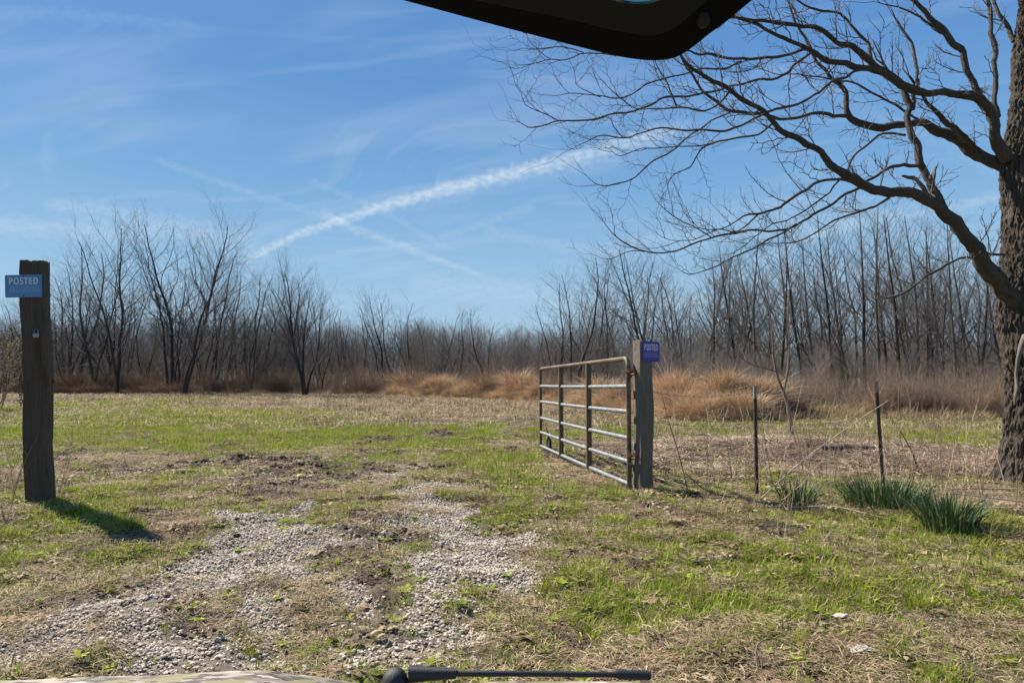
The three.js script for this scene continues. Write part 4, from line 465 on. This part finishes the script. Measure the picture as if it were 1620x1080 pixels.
// ------------------------------------------------------------------ wire fence
{
  const body = std({ color: new THREE.Color().setRGB(.05, .038, .03), roughness: .7, metalness: .3 }), white = std({ color: new THREE.Color().setRGB(.2, .2, .19), roughness: .7 });
  const tpost = (label, x, z, h, lean, ry) => {
    const t = thing('fence_post', label, 'post', null, x, gy(x, z), z); t.rotation.set(0, ry, lean);
    const s = new THREE.Shape([[-.017, 0], [.017, 0], [.017, .004], [.003, .004], [.003, .034], [-.003, .034], [-.003, .004], [-.017, .004]].map((p) => new THREE.Vector2(...p)));
    const ex = (y0, y1) => new THREE.ExtrudeGeometry(s, { depth: y1 - y0, bevelEnabled: false }).rotateX(-Math.PI / 2).translate(0, y0, 0);
    put('shaft', ex(-.15, h - .125), body, t); const tip = put('painted_tip', ex(h - .125, h), white, t); tip.userData.label = 'white painted top';
    for (let y = .12; y < h - .02; y += .085) put('stud', new THREE.BoxGeometry(.014, .02, .012).translate(0, y, .006), y > h - .125 ? white : body, t);
  };
  tpost('dark steel fence stake with a white tip beside the bare sapling', 2.45, -7.02, 1.12, -.004, .3); tpost('dark steel fence stake with a white tip behind the daffodil clump', 4.08, -7.72, 1.15, .03, -.4);
  const wireMat = std({ color: new THREE.Color().setRGB(.2, .17, .15), metalness: .6, roughness: .7 }), r = rng(44);
  [['lowest', .38], ['middle', .72], ['topmost', 1.02]].forEach(([k, y]) => {
    const P = []; const st = [V(1.4, y, -7.12), V(2.47, y, -7.04), V(4.06, y + .02, -7.74), V(5.4, y + .02, -8.0)]; for (let i = 0; i < 3; i++) for (let j = 0; j < 12; j++) { const q = j / 12, p = st[i].clone().lerp(st[i + 1], q); p.y -= .05 * Math.sin(q * Math.PI) * (1 + r() * .1) ; P.push(p); } P.push(st[3]);
    const g = new Geo().tube(P, P.map(() => .0021), 5); for (let i = 1; i < P.length - 1; i++) for (const s of [-1, 1]) g.tube([P[i].clone().add(V(-.012, -.014 * s, .004)), P[i].clone().add(V(.012, .014 * s, -.004))], [.0013, .0013], 3);
    tag(put('barbed_wire', g.build(), wireMat), `${k} barbed wire strand running from the gate post past the steel stakes`, 'wire');
  });
}

// ------------------------------------------------------------------ daffodil clumps
{
  const m = leafy({ color: 0xffffff, vertexColors: true, transmission: .22, roughness: .55, specularIntensity: .6 });
  [[2.62, -6.45, .16, .27, 130, 'small clump of green daffodil leaves behind the fallen pale stick'], [3.3, -6.2, .34, .31, 560, 'widest clump of dark green daffodil leaves in front of the steel stake'], [3.4, -5.5, .22, .32, 320, 'round clump of dark green daffodil leaves beside the widest clump']].forEach(([x, z, sp, h, n, label], q) => {
    const t = thing('daffodil_clump', label, 'plant', 'daffodil clumps by the fence', x, gy(x, z), z), r = rng(50 + q), g = new Geo(); g.col = [0, 0, 0];
    for (let i = 0; i < n; i++) { const a = r() * 6.28, d = Math.sqrt(r()), b = V(Math.cos(a) * d * sp, -.01, Math.sin(a) * d * sp * .75), out = (.12 + .45 * d) * (.4 + r()) * (r() < .2 ? 2.1 : 1), l = h * (.6 + .5 * r()), da = a + (r() - .5), P = []; const k = .75 + .6 * r(), y = r() < .1 ? 1 : 0; g.col = y ? [.3 * k, .27 * k, .12 * k] : [.07 * k, .122 * k, .04 * k]; for (let j = 0; j < 5; j++) { const u = j / 4; P.push(V(b.x + Math.cos(da) * out * l * u * u, b.y + l * (u - .25 * out * u * u), b.z + Math.sin(da) * out * l * u * u)); } g.blade(P, .008 + .004 * r(), V(-Math.sin(da + (r() - .5) * 2), 0, Math.cos(da + (r() - .5) * 2)).normalize()); }
    const f = put('foliage', g.build(), m, t); f.userData.kind = 'stuff';
  });
}
// ------------------------------------------------------------------ dry stalks, canes, sticks
{
  const mats = [[.3, .2, .13], [.22, .15, .11], [.45, .36, .24]].map((c) => std({ color: new THREE.Color().setRGB(...c), roughness: 1 })), r = rng(71);
  const stalk = (seed, h) => { const r = rng(seed), g = new Geo(), P = [V(0, -.04, 0)], d = V((r() - .5) * .25, 1, (r() - .5) * .25).normalize(), q = V(0, -.04, 0); for (let k = 1; k <= 8; k++) { d.x += (r() - .5) * .16; d.z += (r() - .5) * .16; d.normalize(); q.addScaledVector(d, h / 8); P.push(q.clone()); } g.tube(P, P.map((_, k) => .0042 * (1 - .7 * k / 8)), 5, false); for (let i = 0; i < 5; i++) { const k = 3 + Math.floor(r() * 5), a = r() * 6.28, e = P[k].clone(), f = V(Math.cos(a) * .6, .8, Math.sin(a) * .6).normalize(); g.tube([e, e.clone().addScaledVector(f, .07 + .08 * r()), e.clone().addScaledVector(f, .16 + .06 * r()).add(V(0, .03, 0))], [.002, .0016, .0009], 4, false); } return g.build(); };
  const protos = [0, 1, 2, 3].map((i) => stalk(300 + i, 1));
  const place = (name, label, group, n, fn) => { for (let i = 0; i < n; i++) { const [x, z, h] = fn(r), m = put(name, protos[Math.floor(r() * 4)], mats[Math.floor(r() * 3)]); m.position.set(x, gy(x, z), z); m.scale.set(h, h, h); m.scale.x = m.scale.z = .7 + .4 * h; m.rotation.set((r() - .5) * .4, r() * 6.28, (r() - .5) * .4); tag(m, label, 'dry weed', group); } };
  place('weed_stalk', 'thin dry weed stalk standing along the wire fence', 'dry stalks along the fence', 74, (r) => [lerp(1.5, 5.2, r()), -lerp(6.1, 8.4, r()), .45 + .75 * r()]);
  place('weed_stalk', 'thin dry weed stalk standing in the mulch beyond the fence', 'dry stalks in the mulch', 30, (r) => [lerp(1.8, 7, r()), -lerp(8.6, 13, r()), .4 + .7 * r()]);
  place('weed_stalk', 'short dry weed stalk in the bright grass in front of the daffodils', 'dry stalks in the near grass', 14, (r) => [lerp(1.6, 4.4, r()), -lerp(4.2, 5.6, r()), .3 + .35 * r()]);
  place('weed_stalk', 'thin dry weed stalk beside the foot of the dark post', 'dry stalks by the dark post', 8, (r) => [lerp(-5.2, -4.05, r()), -lerp(6.2, 7.2, r()), .35 + .5 * r()]);
  const stick = (label, arr, col) => tag(put('fallen_stick', new Geo().tube(...spline(arr, .06), 6, true, .2).build(), std({ color: new THREE.Color().setRGB(...col), map: rep(barkMap, 6, 3), roughness: 1 })), label, 'stick');
  const G = (x, z, up, r) => [x, gy(x, z) + up, z, r];
  stick('long pale bleached stick lying in front of the small daffodil clump', [...G(2.45, -6.2, .05, .0045), ...G(2.75, -6.05, .07, .005), ...G(3.0, -5.8, .03, .004), ...G(3.15, -5.6, .02, .002)], [.55, .5, .42]);
  stick('pale cane leaning up across the fence near the sapling', [...G(2.3, -6.6, .02, .006), ...G(2.9, -7.0, .3, .006), ...G(3.5, -7.3, .62, .005), ...G(4.1, -7.6, .95, .003)], [.5, .42, .3]);
  stick('dark fallen branch lying in the grass between gate post and stake', [...G(1.7, -6.85, .2, .004), ...G(1.85, -6.7, .1, .006), ...G(2.02, -6.62, .04, .006), ...G(2.12, -6.55, .02, .004)], [.16, .13, .11]);
  stick('dark bent cane rising from the mulch near the shade tree', [...G(5.0, -8.6, .02, .01), ...G(4.85, -8.5, .3, .008), ...G(4.7, -8.45, .55, .006), ...G(4.55, -8.4, .75, .003)], [.15, .12, .1]);
  stick('thin dark arched cane rising beside the weathered gate post', [...G(1.75, -7.0, .02, .006), ...G(1.65, -6.95, .4, .005), ...G(1.55, -6.95, .75, .004), ...G(1.5, -7.0, 1.0, .002)], [.2, .14, .1]);
  stick('grey branch lying at the foot of the shade tree', [...G(4.35, -7.0, .04, .007), ...G(4.7, -7.08, .05, .009), ...G(5.05, -6.98, .04, .008), ...G(5.4, -7.0, .03, .005)], [.3, .26, .22]);
  stick('pale thin branch lying across the grass right of the daffodils', [...G(3.85, -6.1, .12, .006), ...G(4.3, -6.0, .1, .007), ...G(4.8, -5.85, .08, .006), ...G(5.3, -5.7, .06, .004)], [.48, .42, .34]);
  stick('second pale thin branch lying across the grass by the shade tree', [...G(3.95, -5.9, .06, .005), ...G(4.4, -5.75, .1, .005), ...G(4.9, -5.7, .05, .004)], [.45, .4, .33]);
  stick('crooked dark twig lying where the gravel meets the verge', [...G(.62, -3.5, .02, .005), ...G(.68, -3.35, .05, .006), ...G(.7, -3.2, .02, .004), ...G(.78, -3.1, .02, .002)], [.14, .1, .08]);
  stick('short crooked brown twig lying in the near grass', [...G(1.05, -3.05, .02, .004), ...G(1.1, -3.2, .06, .004), ...G(1.22, -3.3, .05, .003), ...G(1.3, -3.28, .02, .002)], [.2, .15, .12]);
  stick('rotten log lying in the mulch beyond the fence', [...G(4.5, -10.2, .05, .06), ...G(4.9, -10.3, .07, .07), ...G(5.3, -10.25, .06, .05)], [.1, .075, .06]);
  const rk = (label, x, z, s, c, sy = .4) => { const m = put('pale_stone', rock(20 + s * 100 | 0, 2), std({ color: new THREE.Color().setRGB(...c), map: rep(grainTex, 2), roughness: .95 })); m.scale.set(s * 1.5, s * sy, s); m.position.set(x, gy(x, z) + .02, z); m.rotation.y = .4; tag(m, label, 'stone'); };
  rk('flat white stone lying in the near grass', 1.62, -3.32, .042, [.72, .7, .64]); rk('small pale stone in the grass just behind the flat white stone', 1.72, -3.72, .03, [.6, .56, .5]); rk('pink brown flat stone among the bright grass', 2.45, -4.55, .035, [.5, .3, .22]);
  // cut stems and mulch beyond the fence
  const chips = flat(91, 20, .26, .22, .012); instances('mulch', 'pinkish brown shredded stems covering the ground beyond the fence', 'mulch', chips, strawMat, sprinkle(340, 11000, 8.3, 16, (x, z, r) => { const a = (x - 4.6) / 3.6, b = (z + 11.2) / 3; if (a * a + b * b > 1 + .3 * n2(x, z) || x < 1.2) return null; const k = .6 + .7 * r(); return [x, gy(x, z) + .01, z, .5 + .9 * r(), r() * 6.28, (r() - .5) * .3, r() < .5 ? [.34 * k, .235 * k, .175 * k] : r() < .5 ? [.46 * k, .36 * k, .26 * k] : [.16 * k, .11 * k, .08 * k], 1]; }));
}
// saplings beside the dark post
{
  const m = std({ color: new THREE.Color().setRGB(.2, .14, .11), roughness: 1 }), bud = leafy({ color: new THREE.Color().setRGB(.62, .62, .45), transmission: .3 });
  [['thin brown sapling with pale buds right beside the dark post', -4.47, -6.62, 1.02, 0, .02], ['slender brown sapling standing away from the dark post', -4.78, -6.5, 1.25, 1, -.05]].forEach(([label, x, z, h, q, lean]) => {
    const t = thing('budding_sapling', label, 'sapling', null, x, gy(x, z), z), r = rng(400 + q), P = [V(0, -.05, 0)], p = V(0, -.05, 0), d = V(lean, 1, 0).normalize(); for (let k = 0; k < 8; k++) { d.x += (r() - .5) * .14 - .01; d.z += (r() - .5) * .14; d.normalize(); p.addScaledVector(d, h / 8); P.push(p.clone()); }
    put('trunk', new Geo().tube(P, P.map((_, k) => .008 - .0006 * k), 6).build(), m, t);
    for (let i = 0; i < 8; i++) { const k = 3 + (i % 6), s = P[k], a = i * 2.1 + q, e = V(Math.cos(a) * .8 + .3, .35, Math.sin(a) * .5 + .3).normalize(), Q = [s.clone()], c = s.clone(); for (let j = 0; j < 6; j++) { e.y += (r() - .4) * .3; e.x += (r() - .5) * .3; e.normalize(); c.addScaledVector(e, .05); Q.push(c.clone()); } const b = put('branch', new Geo().tube(Q, Q.map((_, j) => .0032 - .0004 * j), 4).build(), m, t); const bg = new Geo(); for (const u of Q.slice(1)) for (let j = 0; j < 2; j++) { const a2 = r() * 6.28, f = V(Math.cos(a2), .8, Math.sin(a2)).normalize(); bg.blade([u.clone(), u.clone().addScaledVector(f, .01), u.clone().addScaledVector(f, .02)], .011, V(-Math.sin(a2), 0, Math.cos(a2))); } const bb = put('buds', bg.build(), bud, b); bb.userData.kind = 'stuff'; }
  });
  // yellow green shrub at the field side
  const t = thing('budding_shrub', 'yellow green budding shrub at the field edge behind the dark post', 'shrub', null, -22.6, .1, -30), r = rng(420), sink = [new Geo(), new Geo()], O = { seg: [.4, .35, .3], wig: [.35, .5, .6], up: [.04, .03, .02], sides: [5, 3, 3], kids: [9, 4], t0: [.15, .2], ang: [.7, .8], ratio: [.4, .5], fall: [.4, .4], rr: [.55, .65], taper: [.75, .6, .6] };
  for (let i = 0; i < 16; i++) { const a = r() * 6.28, k = .15 + .5 * r(); limb(sink, r, V(Math.cos(a) * .5, -.1, Math.sin(a) * .5), V(Math.cos(a) * k, 1, Math.sin(a) * k).normalize(), 2.6 + 1.2 * r(), .022, 0, O); }
  put('stem', sink[0].build(), m, t); const tw = put('twig_spray', sink[1].build(), m, t); tw.userData.kind = 'stuff';
  const pp = sink[1].p, lg = new Geo(); for (let i = 0; i < 2000; i++) { const k = Math.floor(r() * pp.length / 3) * 3, a = r() * 6.28, c = V(pp[k], pp[k + 1], pp[k + 2]), f = V(Math.cos(a), r(), Math.sin(a)).normalize(); lg.blade([c, c.clone().addScaledVector(f, .03), c.clone().addScaledVector(f, .06)], .035, V(-Math.sin(a), 0, Math.cos(a))); }
  const f = put('foliage', lg.build(), leafy({ color: new THREE.Color().setRGB(.3, .3, .1), transmission: .4 }), t); f.userData.kind = 'stuff';
}

// ------------------------------------------------------------------ the utility vehicle the picture is taken from
{
  const t = thing('utility_vehicle', 'camouflage utility vehicle hood with folded antenna and raised black framed windscreen', 'vehicle', null, 0, -.32, 0), Y = .32;
  const black = new THREE.MeshPhysicalMaterial({ color: new THREE.Color().setRGB(.0035, .0035, .0037), roughness: .6, specularIntensity: .22 }), grey = new THREE.MeshPhysicalMaterial({ color: new THREE.Color().setRGB(.017, .017, .018), roughness: .7, specularIntensity: .3 }), plastic = std({ color: new THREE.Color().setRGB(.014, .014, .016), roughness: .5, bumpMap: rep(grainBump, 30), bumpScale: .0004 });
  const camo = printTexture(1024, 1024, (c, W) => { const r = rng(66); c.fillStyle = '#786d64'; c.fillRect(0, 0, W, W); for (const [col, n, s] of [['#5c5046', 60, 90], ['#94887c', 70, 70], ['#3f3a33', 50, 50], ['#76704f', 40, 70], ['#a89d92', 40, 34], ['#33291f', 60, 24]]) { c.fillStyle = col; for (let i = 0; i < n; i++) { c.beginPath(); const x = r() * W, y = r() * W, a0 = r() * 6.28; for (let k = 0; k < 14; k++) { const a = a0 + k / 14 * 6.28, q = s * (.35 + .9 * r()); c.lineTo(x + Math.cos(a) * q * 1.8, y + Math.sin(a) * q * .6); } c.fill(); } } });
  camo.wrapS = camo.wrapT = THREE.RepeatWrapping; camo.repeat.set(3, 3);
  const prof = [[-1.05, .54], [-.93, .548], [-.7, .556], [-.448, .566], [-.39, .558], [-.322, .551], [-.26, .538], [-.195, .536], [-.1, .541], [-.011, .546], [.218, .546], [.3, .543], [.42, .5], [.5, .42]], hy = (x) => { for (let i = 1; i < prof.length; i++) if (x <= prof[i][0]) return lerp(prof[i - 1][1], prof[i][1], ss(x, prof[i - 1][0], prof[i][0])); return .42; };
  const p = [], u = [], ix = [], nx = 90, rows = [[-.45, .03], [-.7, .03], [-.95, .024], [-1.15, .012], [-1.24, .005], [-1.28, .001], [-1.3, -.002], [-1.312, -.012], [-1.32, -.04], [-1.335, -.12], [-1.35, -.3], [-1.33, -.42]];
  rows.forEach(([z, dy], j) => { for (let i = 0; i <= nx; i++) { const x = -1.05 + 1.55 * i / nx, bow = .0 * Math.pow((x + .28) / .78, 2); p.push(x, Y + hy(x) + dy, z + bow); u.push(x, j < 7 ? -z : -z - dy); } });
  for (let j = 0; j < rows.length - 1; j++) for (let i = 0; i < nx; i++) { const a = j * (nx + 1) + i; ix.push(a, a + 1, a + nx + 1, a + 1, a + nx + 2, a + nx + 1); }
  const g = new THREE.BufferGeometry(); g.setAttribute('position', new THREE.Float32BufferAttribute(p, 3)); g.setAttribute('uv', new THREE.Float32BufferAttribute(u, 2)); g.setIndex(ix); g.computeVertexNormals(); put('hood', g, std({ map: camo, roughness: .65, side: THREE.DoubleSide }), t).userData.label = 'camouflage printed hood';
  put('bumper', new THREE.BoxGeometry(1.4, .16, .1, 1, 1, 1).translate(-.28, Y - .02, -1.3), plastic, t);
  for (const s of [-1, 1]) { const w = put('wheel', new THREE.TorusGeometry(.2, .1, 12, 30).rotateY(Math.PI / 2), std({ color: 0x141414, roughness: .9 }), t); w.position.set(-.28 + s * .62, .3, -.85); put('rim', new THREE.CylinderGeometry(.14, .14, .12, 20).rotateZ(Math.PI / 2), grey, w); }
  // antenna folded down across the hood
  const an = put('antenna', new Geo().tube([V(-.175, Y + .593, -1.21), V(-.14, Y + .5925, -1.212), V(-.095, Y + .592, -1.215)], [.0145, .0115, .0085], 14).tube([V(-.095, Y + .592, -1.215), V(.05, Y + .5905, -1.218), V(.178, Y + .588, -1.22)], [.005, .0048, .0046], 10).tube([V(.176, Y + .588, -1.22), V(.182, Y + .588, -1.22), V(.232, Y + .587, -1.22), V(.237, Y + .587, -1.22)], [.005, .0078, .0082, .006], 12).build(), plastic, t); an.userData.label = 'black whip antenna folded flat';
  const kb = put('antenna_base', new THREE.SphereGeometry(.026, 24, 16).scale(.85, 1, .9), plastic, an); kb.position.set(-.198, Y + .578, -1.21);
  put('antenna_foot', new THREE.CylinderGeometry(.02, .03, .05, 20).translate(-.195, Y + .55, -1.21), plastic, an);
  // raised windscreen
  const f = new THREE.Group(); f.name = 'windscreen'; t.add(f); const o = FRAME.o, vv = V(...FRAME.v), uu = V(1, 0, 0), nn = uu.clone().cross(vv); f.matrixAutoUpdate = true; f.position.set(o[0], o[1] + Y, o[2]).addScaledVector(nn, -.036); f.quaternion.setFromRotationMatrix(new THREE.Matrix4().makeBasis(uu, vv, nn)); f.userData.label = 'raised black framed windscreen';
  const shape = (pts) => new THREE.Shape(new THREE.CatmullRomCurve3(pts.map((q) => V(q[0], q[1], 0)), true, 'centripetal').getPoints(140).map((q) => new THREE.Vector2(q.x, q.y)));
  const ring = (a, b, z0, dz, bev) => { const s = shape(a); s.holes.push(new THREE.Path(shape(b).getPoints())); return new THREE.ExtrudeGeometry(s, { depth: dz, bevelEnabled: true, bevelSize: bev, bevelThickness: bev, bevelSegments: 3, curveSegments: 1 }).translate(0, 0, z0); };
  put('outer_frame', ring(FRAME.outer, FRAME.mid, 0, .03, .003), black, f); put('inner_frame', ring(FRAME.mid.map(([a, b]) => [a, b]), FRAME.inner, .026, .006, .002), grey, f);
  put('pane', new THREE.ExtrudeGeometry(shape(FRAME.inner), { depth: .004, bevelEnabled: false, curveSegments: 1 }).translate(0, 0, .029), new THREE.MeshPhysicalMaterial({ color: new THREE.Color().setRGB(.3, .72, .68), transmission: 1, roughness: .02, thickness: 0 }), f);
  const kn = put('latch', new THREE.SphereGeometry(.008, 20, 14).scale(1, 1.25, .9), std({ color: new THREE.Color().setRGB(.006, .008, .009), roughness: .75 }), f); kn.position.set(FRAME.knob[0] + .004, FRAME.knob[1], .034);
  for (const s of [-1, 1]) put('roof_pillar', new Geo().tube([V(-.28 + s * .76, Y + .5, -.5), V(-.28 + s * .74, Y + 1.2, -.3), V(-.28 + s * .72, Y + 1.72, -.1), V(-.28 + s * .72, Y + 1.76, .5)], [.022, .022, .022, .022], 10).build(), black, t);
  put('roof_bar', new Geo().tube([V(-1, Y + 1.72, -.1), V(-.5, Y + 1.73, -.1), V(.44, Y + 1.72, -.1)], [.022, .022, .022], 10).build(), black, t);
  for (const x of [-.6, .2]) put('windscreen_arm', new Geo().tube([V(x, Y + 1.72, -.1), V(x * .7, Y + 1.69, -.6)], [.012, .012], 8).build(), black, t);
}
console.log('all done');

renderer.render(scene, camera);
